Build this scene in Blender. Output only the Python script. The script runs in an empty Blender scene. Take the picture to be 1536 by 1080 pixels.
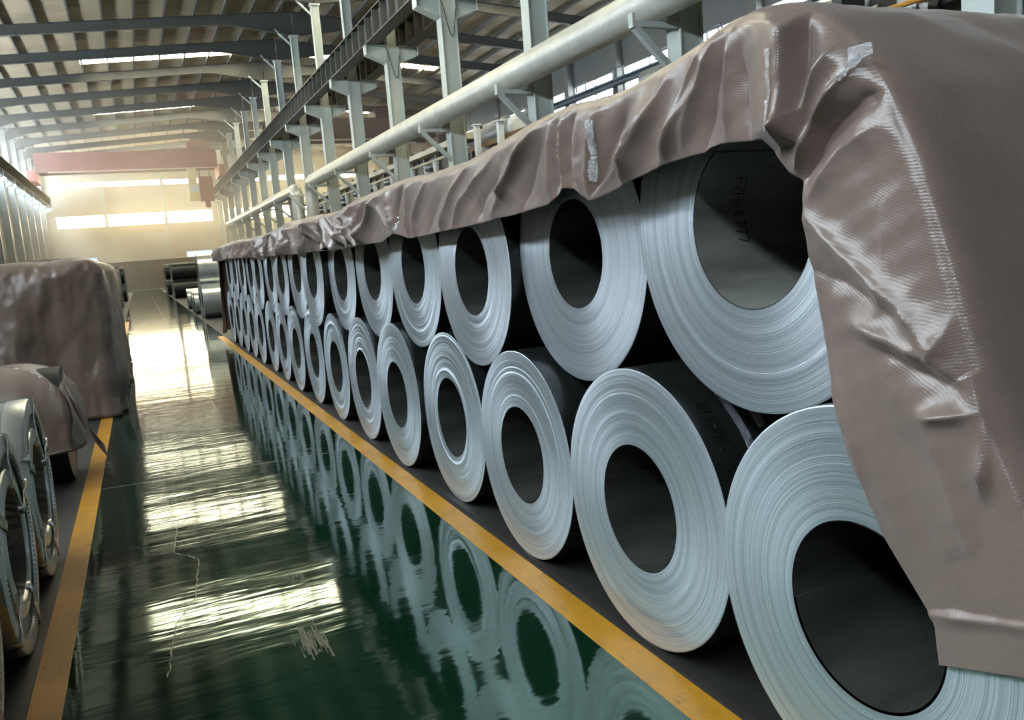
import bpy, math, random
import numpy as np
from mathutils import Vector, Matrix, noise as mnoise

random.seed(7); rng = np.random.default_rng(7)
S = bpy.context.scene
COL = S.collection
PI = math.pi

# ------------------------------------------------------------------ camera, world, exposure
CAM_H = 1.6
def make_camera():
    yaw, pitch, roll = 0.41830388833385646, 0.14182478801985146, -0.07806325305526006
    cy, sy, cp, sp, cr, sr = math.cos(yaw), math.sin(yaw), math.cos(pitch), math.sin(pitch), math.cos(roll), math.sin(roll)
    fwd = Vector((sy*cp, cy*cp, -sp)); right = Vector((cy, -sy, 0)); up = right.cross(fwd)
    r2 = cr*right + sr*up; u2 = -sr*right + cr*up
    cd = bpy.data.cameras.new('camera'); cd.sensor_width = 36; cd.sensor_fit = 'HORIZONTAL'
    cd.lens = 1223.1875/1536*36; cd.clip_end = 600; cd.clip_start = 0.05
    co = bpy.data.objects.new('camera', cd); COL.objects.link(co)
    m = Matrix.Identity(4)
    for i in range(3):
        m[i][0] = r2[i]; m[i][1] = u2[i]; m[i][2] = -fwd[i]
    m[0][3], m[1][3], m[2][3] = 0, 0, CAM_H
    co.matrix_world = m
    S.camera = co
make_camera()

W = bpy.data.worlds.new('world'); S.world = W; W.use_nodes = True
W.node_tree.nodes['Background'].inputs[0].default_value = (0.78, 0.88, 1.0, 1)
W.node_tree.nodes['Background'].inputs[1].default_value = 1.0
S.view_settings.view_transform = 'Standard'; S.view_settings.look = 'None'
S.view_settings.gamma = 1; S.view_settings.use_curve_mapping = False
S.view_settings.exposure = 0.42
cyc = S.cycles
cyc.use_denoising = True
cyc.max_bounces = 8; cyc.diffuse_bounces = 4; cyc.glossy_bounces = 4; cyc.transmission_bounces = 4
cyc.transparent_max_bounces = 8; cyc.volume_bounces = 0
cyc.sample_clamp_indirect = 6.0; cyc.caustics_reflective = False; cyc.caustics_refractive = False

HAZE = 0.013     # dust in the far half of the hall
L_SKY = 26.0      # roof skylights
L_CLER = 46.0     # clerestory windows in the side walls
L_END = 28.0      # windows of the end walls

# ------------------------------------------------------------------ material helpers
def new_mat(name):
    m = bpy.data.materials.new(name); m.use_nodes = True
    nt = m.node_tree; b = nt.nodes['Principled BSDF']
    return m, nt, b
def N(nt, t, **kw):
    n = nt.nodes.new(t)
    for k, v in kw.items(): setattr(n, k, v)
    return n
def LK(nt, a, b): nt.links.new(a, b)
def mathn(nt, op, a, b=None):
    n = N(nt, 'ShaderNodeMath', operation=op)
    for i, x in enumerate((a, b)):
        if x is None: continue
        if isinstance(x, (int, float)): n.inputs[i].default_value = x
        else: LK(nt, x, n.inputs[i])
    return n.outputs[0]
def ramp(nt, fac, stops):
    n = N(nt, 'ShaderNodeValToRGB'); LK(nt, fac, n.inputs[0])
    e = n.color_ramp.elements
    while len(e) < len(stops): e.new(0.5)
    for i, (p, c) in enumerate(stops): e[i].position = p; e[i].color = (*c, 1)
    return n.outputs[0]
def mixc(nt, fac, a, b, mode='MIX'):
    n = N(nt, 'ShaderNodeMix', data_type='RGBA', blend_type=mode)
    if isinstance(fac, (int, float)): n.inputs[0].default_value = fac
    else: LK(nt, fac, n.inputs[0])
    for i, x in ((6, a), (7, b)):
        if isinstance(x, tuple): n.inputs[i].default_value = (*x, 1)
        else: LK(nt, x, n.inputs[i])
    return n.outputs[2]
def objco(nt, scale=(1, 1, 1), kind='Object'):
    tc = N(nt, 'ShaderNodeTexCoord'); mp = N(nt, 'ShaderNodeMapping'); mp.inputs[3].default_value = scale
    LK(nt, tc.outputs[kind], mp.inputs[0]); return mp.outputs[0]
def geoco(nt, scale=(1, 1, 1)):
    g = N(nt, 'ShaderNodeNewGeometry'); mp = N(nt, 'ShaderNodeMapping'); mp.inputs[3].default_value = scale
    LK(nt, g.outputs['Position'], mp.inputs[0]); return mp.outputs[0]
def noise(nt, co, scale, detail=3, rough=0.5):
    n = N(nt, 'ShaderNodeTexNoise'); n.inputs['Scale'].default_value = scale
    n.inputs['Detail'].default_value = detail; n.inputs['Roughness'].default_value = rough
    LK(nt, co, n.inputs['Vector']); return n.outputs['Fac']
def bump(nt, b, h, strength, dist=0.01):
    n = N(nt, 'ShaderNodeBump'); n.inputs['Strength'].default_value = strength; n.inputs['Distance'].default_value = dist
    LK(nt, h, n.inputs['Height']); LK(nt, n.outputs[0], b.inputs['Normal']); return n

def paint(name, col, rough=0.5, metal=0.0, var=0.12, scale=3.0, spec=0.5, bmp=0.0):
    m, nt, b = new_mat(name)
    co = objco(nt)
    f = noise(nt, co, scale, 5, 0.6)
    lo = tuple(c*(1-var) for c in col); hi = tuple(min(1, c*(1+var)) for c in col)
    LK(nt, ramp(nt, f, [(0.3, lo), (0.7, hi)]), b.inputs['Base Color'])
    b.inputs['Roughness'].default_value = rough; b.inputs['Metallic'].default_value = metal
    b.inputs['Specular IOR Level'].default_value = spec
    if bmp: bump(nt, b, noise(nt, co, scale*8, 3), bmp, 0.004)
    return m
def emit(name, col, strength):
    m, nt, b = new_mat(name)
    f = noise(nt, geoco(nt), 0.35, 2)
    c = ramp(nt, f, [(0.3, tuple(x*0.9 for x in col)), (0.7, col)])
    LK(nt, c, b.inputs['Emission Color']); b.inputs['Emission Strength'].default_value = strength
    b.inputs['Base Color'].default_value = (0.6, 0.6, 0.6, 1); b.inputs['Roughness'].default_value = 0.3
    return m

def m_edge():
    # slit edges of the wound sheet: concentric ring texture round the coil axis, brushed along the rings
    m, nt, b = new_mat('slit_steel_edge')
    tc = N(nt, 'ShaderNodeTexCoord'); sx = N(nt, 'ShaderNodeSeparateXYZ'); LK(nt, tc.outputs['Object'], sx.inputs[0])
    r = mathn(nt, 'SQRT', mathn(nt, 'ADD', mathn(nt, 'MULTIPLY', sx.outputs[1], sx.outputs[1]), mathn(nt, 'MULTIPLY', sx.outputs[2], sx.outputs[2])))
    oi = N(nt, 'ShaderNodeObjectInfo')
    def n1(scale, detail):
        n = N(nt, 'ShaderNodeTexNoise', noise_dimensions='1D'); n.inputs['Scale'].default_value = scale; n.inputs['Detail'].default_value = detail
        LK(nt, mathn(nt, 'ADD', r, mathn(nt, 'MULTIPLY', oi.outputs['Random'], 9.0)), n.inputs['W']); return n.outputs['Fac']
    fine = n1(330, 2); band = n1(38, 3)
    grain = noise(nt, objco(nt, (1, 1, 1)), 160, 2)
    c1 = ramp(nt, fine, [(0.28, (0.50, 0.54, 0.59)), (0.46, (0.80, 0.84, 0.89)), (0.70, (0.93, 0.95, 0.98))])
    c2 = ramp(nt, band, [(0.34, (0.72, 0.76, 0.79)), (0.55, (0.98, 0.99, 1.0))])
    c = mixc(nt, 0.75, c1, c2, 'MULTIPLY')
    c = mixc(nt, 0.25, c, ramp(nt, grain, [(0.35, (0.65, 0.68, 0.71)), (0.65, (0.97, 0.98, 1.0))]), 'MULTIPLY')
    tint = mixc(nt, oi.outputs['Random'], (0.95, 0.99, 0.985), (0.98, 0.985, 1.0))
    c = mixc(nt, 1.0, c, tint, 'MULTIPLY')
    LK(nt, c, b.inputs['Base Color'])
    b.inputs['Metallic'].default_value = 0.8; b.inputs['Roughness'].default_value = 0.42
    b.inputs['Anisotropic'].default_value = 0.7
    tg = N(nt, 'ShaderNodeTangent', direction_type='RADIAL', axis='X'); LK(nt, tg.outputs[0], b.inputs['Tangent'])
    h = mathn(nt, 'ADD', mathn(nt, 'MULTIPLY', fine, 0.6), mathn(nt, 'MULTIPLY', grain, 0.3))
    bump(nt, b, h, 0.5, 0.0025)
    return m
def m_dark(name, col, rough, metal):
    m, nt, b = new_mat(name)
    co = objco(nt, (0.6, 3, 3))
    f = noise(nt, co, 2.5, 4, 0.6); g = noise(nt, objco(nt, (0.4, 9, 9)), 4, 3)
    LK(nt, ramp(nt, f, [(0.3, tuple(c*0.6 for c in col)), (0.7, tuple(c*1.4 for c in col))]), b.inputs['Base Color'])
    LK(nt, mathn(nt, 'ADD', mathn(nt, 'MULTIPLY', g, 0.08), rough-0.04), b.inputs['Roughness'])
    b.inputs['Metallic'].default_value = metal
    bump(nt, b, f, 0.10, 0.004)
    return m
def m_tarp(name, col):
    m, nt, b = new_mat(name)
    g = N(nt, 'ShaderNodeNewGeometry'); sx = N(nt, 'ShaderNodeSeparateXYZ'); LK(nt, g.outputs['Position'], sx.inputs[0])
    a = mathn(nt, 'SINE', mathn(nt, 'MULTIPLY', mathn(nt, 'ADD', sx.outputs[1], mathn(nt, 'MULTIPLY', sx.outputs[0], 0.6)), 2*PI/0.0065))
    c = mathn(nt, 'SINE', mathn(nt, 'MULTIPLY', mathn(nt, 'ADD', sx.outputs[2], mathn(nt, 'MULTIPLY', sx.outputs[1], 0.5)), 2*PI/0.0065))
    weave = mathn(nt, 'MULTIPLY', a, c)
    co = geoco(nt)
    f = noise(nt, co, 5, 5, 0.6); crk = noise(nt, co, 11, 3, 0.55)
    col1 = ramp(nt, f, [(0.25, tuple(x*0.84 for x in col)), (0.75, tuple(min(1, x*1.16) for x in col))])
    col2 = mixc(nt, 0.35, col1, ramp(nt, mathn(nt, 'ADD', mathn(nt, 'MULTIPLY', weave, 0.25), 0.5), [(0.1, tuple(x*0.7 for x in col)), (0.9, tuple(min(1, x*1.35) for x in col))]))
    col3 = col2
    LK(nt, col3, b.inputs['Base Color'])
    b.inputs['Roughness'].default_value = 0.25
    b.inputs['Specular IOR Level'].default_value = 0.65
    b.inputs['Sheen Weight'].default_value = 0.15
    h = mathn(nt, 'ADD', mathn(nt, 'MULTIPLY', weave, 0.10), mathn(nt, 'MULTIPLY', crk, 2.2))
    bump(nt, b, h, 0.30, 0.006)
    return m
def m_floor():
    m, nt, b = new_mat('green_epoxy_floor')
    co = geoco(nt)
    f = noise(nt, co, 0.9, 6, 0.62); f2 = noise(nt, geoco(nt, (1, 0.5, 1)), 7, 5, 0.7)
    c = ramp(nt, f, [(0.25, (0.002, 0.013, 0.006)), (0.75, (0.005, 0.026, 0.013))])
    c = mixc(nt, mathn(nt, 'MULTIPLY', ramp(nt, f2, [(0.56, (0, 0, 0)), (0.74, (1, 1, 1))]), 0.30), c, (0.045, 0.062, 0.040))
    LK(nt, c, b.inputs['Base Color'])
    rr = noise(nt, geoco(nt, (0.8, 3, 1)), 2.2, 5, 0.65)
    LK(nt, mathn(nt, 'ADD', mathn(nt, 'MULTIPLY', rr, 0.13), 0.0), b.inputs['Roughness'])
    b.inputs['IOR'].default_value = 1.56
    b.inputs['Specular Tint'].default_value = (0.50, 1.0, 0.70, 1)
    # long shallow trowel waves across the aisle
    wv = noise(nt, geoco(nt, (0.18, 1.0, 1)), 3.2, 4, 0.55)
    w2 = noise(nt, geoco(nt, (1, 1, 1)), 26, 2)
    bn = bump(nt, b, mathn(nt, 'ADD', wv, mathn(nt, 'MULTIPLY', w2, 0.006)), 0.12, 0.03)
    return m
def m_line(name, col):
    m, nt, b = new_mat(name)
    co = geoco(nt)
    f = noise(nt, co, 3, 6, 0.7); g = noise(nt, geoco(nt, (3, 0.6, 1)), 14, 5, 0.7)
    c = ramp(nt, f, [(0.3, tuple(x*0.7 for x in col)), (0.7, col)])
    c = mixc(nt, mathn(nt, 'MULTIPLY', ramp(nt, g, [(0.58, (0, 0, 0)), (0.72, (1, 1, 1))]), 0.8), c, (0.05, 0.035, 0.015))
    LK(nt, c, b.inputs['Base Color']); b.inputs['Roughness'].default_value = 0.38
    bump(nt, b, g, 0.15, 0.003)
    return m
def m_plastic_tape():
    m, nt, b = new_mat('clear_packing_tape')
    f = noise(nt, geoco(nt), 90, 4, 0.7)
    tr = N(nt, 'ShaderNodeBsdfTransparent'); gl = N(nt, 'ShaderNodeBsdfGlossy'); gl.inputs['Roughness'].default_value = 0.05
    gl.inputs['Color'].default_value = (0.95, 0.97, 1, 1)
    bn = N(nt, 'ShaderNodeBump'); bn.inputs['Strength'].default_value = 1.0; bn.inputs['Distance'].default_value = 0.01
    LK(nt, f, bn.inputs['Height']); LK(nt, bn.outputs[0], gl.inputs['Normal'])
    mx = N(nt, 'ShaderNodeMixShader'); mx.inputs[0].default_value = 0.48
    LK(nt, tr.outputs[0], mx.inputs[1]); LK(nt, gl.outputs[0], mx.inputs[2])
    LK(nt, mx.outputs[0], nt.nodes['Material Output'].inputs['Surface'])
    return m

M = {}
M['edge'] = m_edge()
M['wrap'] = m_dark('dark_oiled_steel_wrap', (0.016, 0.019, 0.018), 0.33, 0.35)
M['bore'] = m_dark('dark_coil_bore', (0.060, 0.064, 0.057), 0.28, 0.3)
M['bore_lit'] = m_dark('lit_coil_bore', (0.23, 0.235, 0.21), 0.32, 0.2)  # bore colour brightened to stand in for fill light inside the shadowed coil
M['galv'] = paint('galvanised_sheet', (0.60, 0.64, 0.63), 0.32, 0.85, 0.15, 6, bmp=0.1)
M['galv_dark'] = paint('dull_galvanised_sheet', (0.30, 0.315, 0.305), 0.38, 0.7, 0.18, 5, bmp=0.1)
M['cover'] = paint('grey_face_cover', (0.19, 0.19, 0.18), 0.42, 0.3, 0.15, 5, bmp=0.1)
M['tarp'] = m_tarp('brown_woven_tarpaulin', (0.215, 0.157, 0.131))
M['tarp_left'] = m_tarp('dusty_brown_tarpaulin', (0.205, 0.145, 0.112))
M['floor'] = m_floor()
M['concrete'] = paint('dark_concrete', (0.028, 0.027, 0.025), 0.55, 0, 0.3, 2.5, bmp=0.2)
M['greyfloor'] = paint('grey_concrete', (0.16, 0.16, 0.15), 0.5, 0, 0.2, 1.0)
M['mat'] = paint('black_rubber', (0.020, 0.019, 0.018), 0.6, 0, 0.3, 5, bmp=0.2)
M['line'] = m_line('worn_yellow_paint', (0.62, 0.30, 0.025))
M['crack'] = paint('pale_crack', (0.12, 0.14, 0.095), 0.4, 0, 0.3, 30)
M['patch'] = paint('worn_bare_patch', (0.050, 0.048, 0.030), 0.5, 0, 0.4, 40)
M['column'] = paint('pale_grey_green_paint', (0.46, 0.50, 0.465), 0.45, 0, 0.08, 1.2)
M['girder'] = paint('dark_runway_paint', (0.085, 0.085, 0.075), 0.5, 0, 0.15, 1.5)
M['rafter'] = paint('dark_rafter_paint', (0.048, 0.05, 0.046), 0.55, 0, 0.12, 1)
M['purlin'] = paint('purlin_steel', (0.12, 0.115, 0.10), 0.55, 0.1, 0.1, 1)
M['roof'] = paint('brown_roof_sheet', (0.37, 0.30, 0.205), 0.55, 0, 0.15, 0.7)
M['wall'] = paint('beige_cladding', (0.50, 0.45, 0.35), 0.6, 0, 0.08, 0.4)
M['wall_grey'] = paint('grey_cladding', (0.135, 0.14, 0.135), 0.6, 0, 0.08, 0.4)
M['door'] = paint('pale_door_sheet', (0.55, 0.54, 0.50), 0.6, 0, 0.06, 0.6)
M['barrier'] = paint('dark_barrier_sheet', (0.11, 0.095, 0.085), 0.6, 0, 0.15, 0.6)
M['pipe'] = paint('silver_lagged_pipe', (0.62, 0.62, 0.56), 0.38, 0.35, 0.12, 1.5)
M['red'] = paint('faded_crane_red', (0.34, 0.075, 0.06), 0.5, 0, 0.15, 1)
M['red_shaded'] = paint('shaded_crane_red', (0.075, 0.032, 0.028), 0.55, 0, 0.2, 1)  # copy of the crane red with the next bay's shade put into its colour
M['cab'] = paint('cream_crane_cab', (0.75, 0.60, 0.30), 0.5, 0, 0.1, 2)
M['white'] = paint('white_plant_paint', (0.70, 0.72, 0.70), 0.45, 0, 0.08, 2)
M['cream'] = paint('cream_duct', (0.62, 0.56, 0.42), 0.42, 0.1, 0.1, 1)
M['plant'] = paint('dark_plant_steel', (0.045, 0.045, 0.045), 0.4, 0.4, 0.3, 4)
M['plantgrey'] = paint('grey_plant_steel', (0.28, 0.30, 0.30), 0.35, 0.5, 0.15, 3)
M['orange'] = paint('orange_gas_pipe', (0.55, 0.26, 0.04), 0.4, 0, 0.15, 4)
M['rust'] = paint('brown_rail', (0.16, 0.085, 0.03), 0.6, 0, 0.3, 4)
M['bluepaint'] = paint('slate_blue_steel', (0.10, 0.14, 0.18), 0.5, 0.1, 0.1, 2)
M['ink'] = paint('marker_ink', (0.004, 0.004, 0.004), 0.6, 0, 0.2, 20)
M['label'] = paint('paper_label', (0.34, 0.33, 0.25), 0.55, 0, 0.1, 20)
M['strap'] = paint('steel_strap', (0.55, 0.57, 0.57), 0.25, 0.9, 0.1, 8)
M['tape'] = m_plastic_tape()
M['sky'] = emit('skylight_glow', (1.0, 0.91, 0.64), L_SKY)
M['cler'] = emit('clerestory_daylight', (0.78, 0.91, 1.0), L_CLER)
M['cler_r'] = emit('clerestory_daylight_far_bay', (0.86, 0.95, 1.0), 9.0)
M['endwin'] = emit('end_window_daylight', (1.0, 0.83, 0.50), L_END)
M['bluewin'] = emit('low_window_daylight', (0.50, 0.78, 1.0), 1.4)

# ------------------------------------------------------------------ mesh helpers
class MB:
    def __init__(s): s.v = []; s.f = []; s.sm = []; s.mi = []; s.cur = 0
    def add(s, vs, fs, smooth=False):
        o = len(s.v); s.v += [tuple(map(float, p)) for p in vs]
        s.f += [tuple(o+i for i in f) for f in fs]; s.sm += [smooth]*len(fs); s.mi += [s.cur]*len(fs)
    def box(s, x0, x1, y0, y1, z0, z1):
        s.add([(x0,y0,z0),(x1,y0,z0),(x1,y1,z0),(x0,y1,z0),(x0,y0,z1),(x1,y0,z1),(x1,y1,z1),(x0,y1,z1)],
              [(3,2,1,0),(4,5,6,7),(0,1,5,4),(1,2,6,5),(2,3,7,6),(3,0,4,7)])
    def prism(s, poly, axis, a, b):      # polygon of 2-D points extruded along an axis
        n = len(poly)
        def P(p, t): return {'x': (t, p[0], p[1]), 'y': (p[0], t, p[1]), 'z': (p[0], p[1], t)}[axis]
        vs = [P(p, a) for p in poly]+[P(p, b) for p in poly]
        fs = [tuple(range(n-1, -1, -1)), tuple(range(n, 2*n))]+[(i, (i+1) % n, n+(i+1) % n, n+i) for i in range(n)]
        s.add(vs, fs)
    def tube(s, pts, r, n=10, cap=True):
        pts = [Vector(p) for p in pts]; rs = r if isinstance(r, (list, tuple)) else [r]*len(pts)
        vs = []; fs = []
        prev = None
        for i, p in enumerate(pts):
            d = (pts[min(i+1, len(pts)-1)]-pts[max(i-1, 0)]).normalized()
            if prev is None:
                u = d.orthogonal().normalized()
            else:
                u = (prev-d*prev.dot(d)).normalized()
            prev = u; w = d.cross(u)
            for k in range(n):
                a = 2*PI*k/n; vs.append(p+(u*math.cos(a)+w*math.sin(a))*rs[i])
        for i in range(len(pts)-1):
            for k in range(n):
                fs.append((i*n+k, i*n+(k+1) % n, (i+1)*n+(k+1) % n, (i+1)*n+k))
        s.add(vs, fs, True)
        if cap:
            o = len(pts)-1
            s.add([vs[k] for k in range(n)], [tuple(range(n-1, -1, -1))])
            s.add([vs[o*n+k] for k in range(n)], [tuple(range(n))])
    def bar(s, p0, p1, w, h):            # rectangular bar between two points
        p0, p1 = Vector(p0), Vector(p1); d = (p1-p0).normalized()
        up = Vector((0, 0, 1)) if abs(d.z) < 0.95 else Vector((0, 1, 0))
        u = d.cross(up).normalized()*w/2; v = u.cross(d).normalized()*h/2
        vs = [p+a*u+b*v for p in (p0, p1) for a, b in ((-1,-1),(1,-1),(1,1),(-1,1))]
        s.add(vs, [(3,2,1,0),(4,5,6,7),(0,1,5,4),(1,2,6,5),(2,3,7,6),(3,0,4,7)])
    def mesh(s, name, mats):
        me = bpy.data.meshes.new(name); me.from_pydata(s.v, [], s.f)
        if not isinstance(mats, (list, tuple)): mats = [mats]
        for m in mats: me.materials.append(m)
        me.polygons.foreach_set('use_smooth', s.sm); me.polygons.foreach_set('material_index', s.mi)
        me.update(); me.set_sharp_from_angle(angle=math.radians(40))
        return me
    def obj(s, name, mats, parent=None, loc=(0, 0, 0)): return link(name, s.mesh(name, mats), parent, loc)
def link(name, me, parent=None, loc=(0, 0, 0), rot=(0, 0, 0)):
    o = bpy.data.objects.new(name, me); COL.objects.link(o); o.location = loc; o.rotation_euler = rot
    if parent is not None: o.parent = parent
    return o
def tag(o, label, cat, group=None, kind=None):
    o['label'] = label; o['category'] = cat
    if group: o['group'] = group
    if kind: o['kind'] = kind
    return o
def thing(name, label, cat, loc=(0, 0, 0), group=None, kind=None):
    return tag(link(name, None, None, loc), label, cat, group, kind)
def struct(o, label=None):
    o['kind'] = 'structure'
    if label: o['label'] = label
    return o
def grid_mesh(name, P, mats, smooth=True, closed_u=False):
    nu, nv = P.shape[:2]
    idx = np.arange(nu*nv).reshape(nu, nv)
    a = idx if not closed_u else np.vstack([idx, idx[:1]])
    q = np.stack([a[:-1, :-1], a[1:, :-1], a[1:, 1:], a[:-1, 1:]], -1).reshape(-1, 4)
    me = bpy.data.meshes.new(name); me.from_pydata(P.reshape(-1, 3).tolist(), [], q.tolist())
    for m in (mats if isinstance(mats, (list, tuple)) else [mats]): me.materials.append(m)
    me.polygons.foreach_set('use_smooth', [smooth]*len(me.polygons)); me.update()
    return me
ORD = ['nearest', 'second', 'third', 'fourth', 'fifth', 'sixth', 'seventh', 'eighth', 'ninth', 'tenth', 'eleventh', 'twelfth', 'thirteenth',
       'fourteenth', 'fifteenth', 'sixteenth', 'seventeenth', 'eighteenth', 'nineteenth', 'twentieth']

# ------------------------------------------------------------------ the setting
FX0, FX1 = -0.59, 1.61
XL, XR = -9.3, 27.6            # side walls
YB, YE = -14.0, 103.5          # rear and far end walls
RIDGE_X, RIDGE_Z, SLOPE = 9.75, 15.75, 0.0855
def roof_z(x): return RIDGE_Z-SLOPE*abs(x-RIDGE_X)

fl = link('floor', None); struct(fl, 'glossy green epoxy aisle floor between two yellow lines')
b = MB(); b.box(FX0+0.002, FX1-0.002, YB, YE, -0.2, 0.0)
b.obj('epoxy_aisle', M['floor'], fl)
b = MB(); b.box(XL, FX0, YB, YE, -0.2, -0.001)
b.obj('dark_side_floor', M['concrete'], fl)
b = MB(); b.box(FX1, 9.0, YB, YE, -0.2, -0.001)
b.obj('dark_side_floor', M['concrete'], fl)
b = MB(); b.box(9.0, XR, YB, YE, -0.2, -0.001)
b.obj('grey_bay_floor', M['greyfloor'], fl)
for nm, x0, x1, y0, y1 in (('yellow_line', 1.468, 1.606, YB, 19.9), ('yellow_line', -0.588, -0.465, YB, 30.0)):
    b = MB(); b.box(x0, x1, y0, y1, -0.001, 0.0015); o = b.obj(nm, M['line'], fl)
# hairline crack and worn patch in the aisle
b = MB()
ck = [(0.034,5.56),(0.005,5.2),(-0.016,4.91),(0.06,4.80),(0.107,4.70),(0.085,4.52),(0.075,4.40),(0.052,4.17),(0.0,4.02),(-0.045,3.90),(-0.066,3.73),(-0.082,3.58),(-0.088,3.47),(-0.104,3.36)]
fine = []
for i in range(len(ck)-1):
    for k in range(6):
        t = k/6; fine.append((ck[i][0]*(1-t)+ck[i+1][0]*t+random.uniform(-.006, .006), ck[i][1]*(1-t)+ck[i+1][1]*t))
vs = []
for x, y in fine:
    w = random.uniform(.0012, .004); vs += [(x-w, y, .0008), (x+w, y, .0008)]
b.add(vs, [(2*i, 2*i+1, 2*i+3, 2*i+2) for i in range(len(fine)-1)]); b.obj('floor_crack', M['crack'], fl)
b = MB()
for k in range(46):
    e = .0004+k*.00002; x = random.gauss(.468, .035); y0 = random.gauss(3.29, .05); y1 = y0+abs(random.gauss(.10, .06))+.02; w = random.uniform(.0012, .0045)
    b.add([(x-w, y0, e), (x+w, y0, e), (x+w*.7, y1, e), (x-w*.7, y1, e)], [(0, 1, 2, 3)])
for k in range(8):
    x = random.uniform(.50, .57); y = random.uniform(4.07, 4.15); w = random.uniform(.003, .006)
    b.add([(x-w, y-.03, .0007), (x+w, y-.03, .0007), (x+w, y+.03, .0007), (x-w, y+.03, .0007)], [(0, 1, 2, 3)])
b.obj('worn_patch', M['patch'], fl)
b = MB(); b.add([(-.46, 6.775, .0006), (1.46, 6.66, .0006), (1.46, 6.672, .0006), (-.46, 6.787, .0006)], [(0, 1, 2, 3)])
b.add([(0.606, 9.5, .0006), (.612, 9.5, .0006), (.612, 60, .0006), (.606, 60, .0006)], [(0, 1, 2, 3)])
b.obj('floor_joint', M['crack'], fl)

# column rows
COL_Y = [6.9+6.0*i for i in range(17)]
CXF, CXB = 9.48, 10.0
def col_meshes():
    d = {}
    b = MB()        # lower H shaft: two flanges and a web, standing at x 0..0.52
    b.box(0, .03, -.21, .21, 0, 9.25); b.box(.49, .52, -.21, .21, 0, 9.25); b.box(.03, .49, -.15, .15, 0, 9.25)
    b.box(-.08, .60, -.3, .3, 0, .04)
    d['shaft'] = b.mesh('shaft', M['column'])
    b = MB()        # bracket that carries the runway girder
    def br(sg, x):
        b.prism([(x, 8.68), (x+sg*.72, 8.97), (x+sg*.72, 9.25), (x, 9.25)], 'y', -.10, .10)
        b.prism([(x, 8.64), (x+sg*.74, 8.94), (x+sg*.74, 8.97), (x, 8.68)], 'y', -.2, .2)
        xs = sorted((x, x+sg*.76)); b.box(xs[0], xs[1], -.2, .2, 9.25, 9.28)
        xs = sorted((x+sg*.72, x+sg*.75)); b.box(xs[0], xs[1], -.2, .2, 8.95, 9.25)
    br(-1, 0); d['bracket_a'] = b.mesh('bracket', M['column'])
    b = MB(); br(1, .52); d['bracket_b'] = b.mesh('bracket', M['column'])
    b = MB()
    b.box(.07, .095, -.17, .17, 9.25, 14.15); b.box(.425, .45, -.17, .17, 9.25, 14.15); b.box(.095, .425, -.10, .10, 9.25, 14.15)
    b.box(.0, .52, -.2, .2, 14.12, 14.2)
    d['upper'] = b.mesh('upper_shaft', M['column'])
    b = MB(); b.bar((.07, 0, 13.7), (-.75, 0, 14.5), .09, .09); d['knee'] = b.mesh('knee_brace', M['column'])
    b = MB(); b.bar((0, -.12, 5.27), (-.95, -.12, 5.27), .12, .10); b.bar((-.92, -.12, 5.22), (-.0, -.12, 4.35), .12, .12)
    b.box(-1.0, -.94, -.19, -.05, 5.2, 5.45)
    d['pipebr'] = b.mesh('pipe_bracket', M['column'])
    return d
CM = col_meshes()
for i, y in enumerate(COL_Y):
    c = thing('steel_column', 'pale grey steel column of the right row, %s counted from the camera' % (['first']+ORD[1:])[i], 'column', (CXF, y, 0), 'right row of crane columns', 'thing')
    link('shaft', CM['shaft'], c); link('bracket', CM['bracket_a'], c); link('bracket', CM['bracket_b'], c)
    link('upper_shaft', CM['upper'], c); link('knee_brace', CM['knee'], c)
    if i < 14: link('pipe_bracket', CM['pipebr'], c)
for i, y in enumerate(COL_Y):
    if i < 4: continue
    c = thing('steel_column', 'pale steel column of the left row, %s counted from the far end wall' % (['first']+ORD[1:])[16-i], 'column', (-8.3, y, 0), 'left row of crane columns', 'thing')
    c.rotation_euler = (0, 0, PI)
    link('shaft', CM['shaft'], c); link('bracket', CM['bracket_a'], c)
    link('upper_shaft', CM['upper'], c); link('knee_brace', CM['knee'], c)

# crane runway girders: I beam with web stiffeners and a rail
def runway(x, y0, y1, label, stiff_to, z0=9.28, hgt=0.95, mt='girder'):
    t = thing('runway_girder', label, 'crane girder', (x, 0, 0), None, 'thing')
    b = MB(); b.box(-.24, .24, y0, y1, z0, z0+.04); b.box(-.24, .24, y0, y1, z0+hgt-.04, z0+hgt); b.box(-.02, .02, y0, y1, z0+.04, z0+hgt-.04)
    b.obj('beam', M[mt], t)
    b = MB(); b.box(-.05, .05, y0, y1, z0+hgt, z0+hgt+.13); b.obj('crane_rail', M[mt], t)
    b = MB(); b.box(-.235, .235, -.02, .02, z0+.04, z0+hgt-.04); sm = b.mesh('stiffener', M[mt])
    y = y0+.5
    rest = MB()
    while y < y1 and stiff_to:
        if y < stiff_to: link('stiffener', sm, t, (0, y, 0))
        else: rest.box(-.235, .235, y-.02, y+.02, z0+.04, z0+hgt-.04)
        y += 1.0
    if rest.v: o = rest.obj('far_stiffeners', M[mt], t); o['kind'] = 'stuff'
    return t
runway(8.95, 6, 102, 'long dark crane runway girder on the left brackets of the right column row', 66)
runway(10.52, 6, 102, 'dark crane runway girder behind the right column row, over the next bay', 66)
runway(-7.75, 20, 102, 'dark crane runway girder along the left column row', 20)

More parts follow.
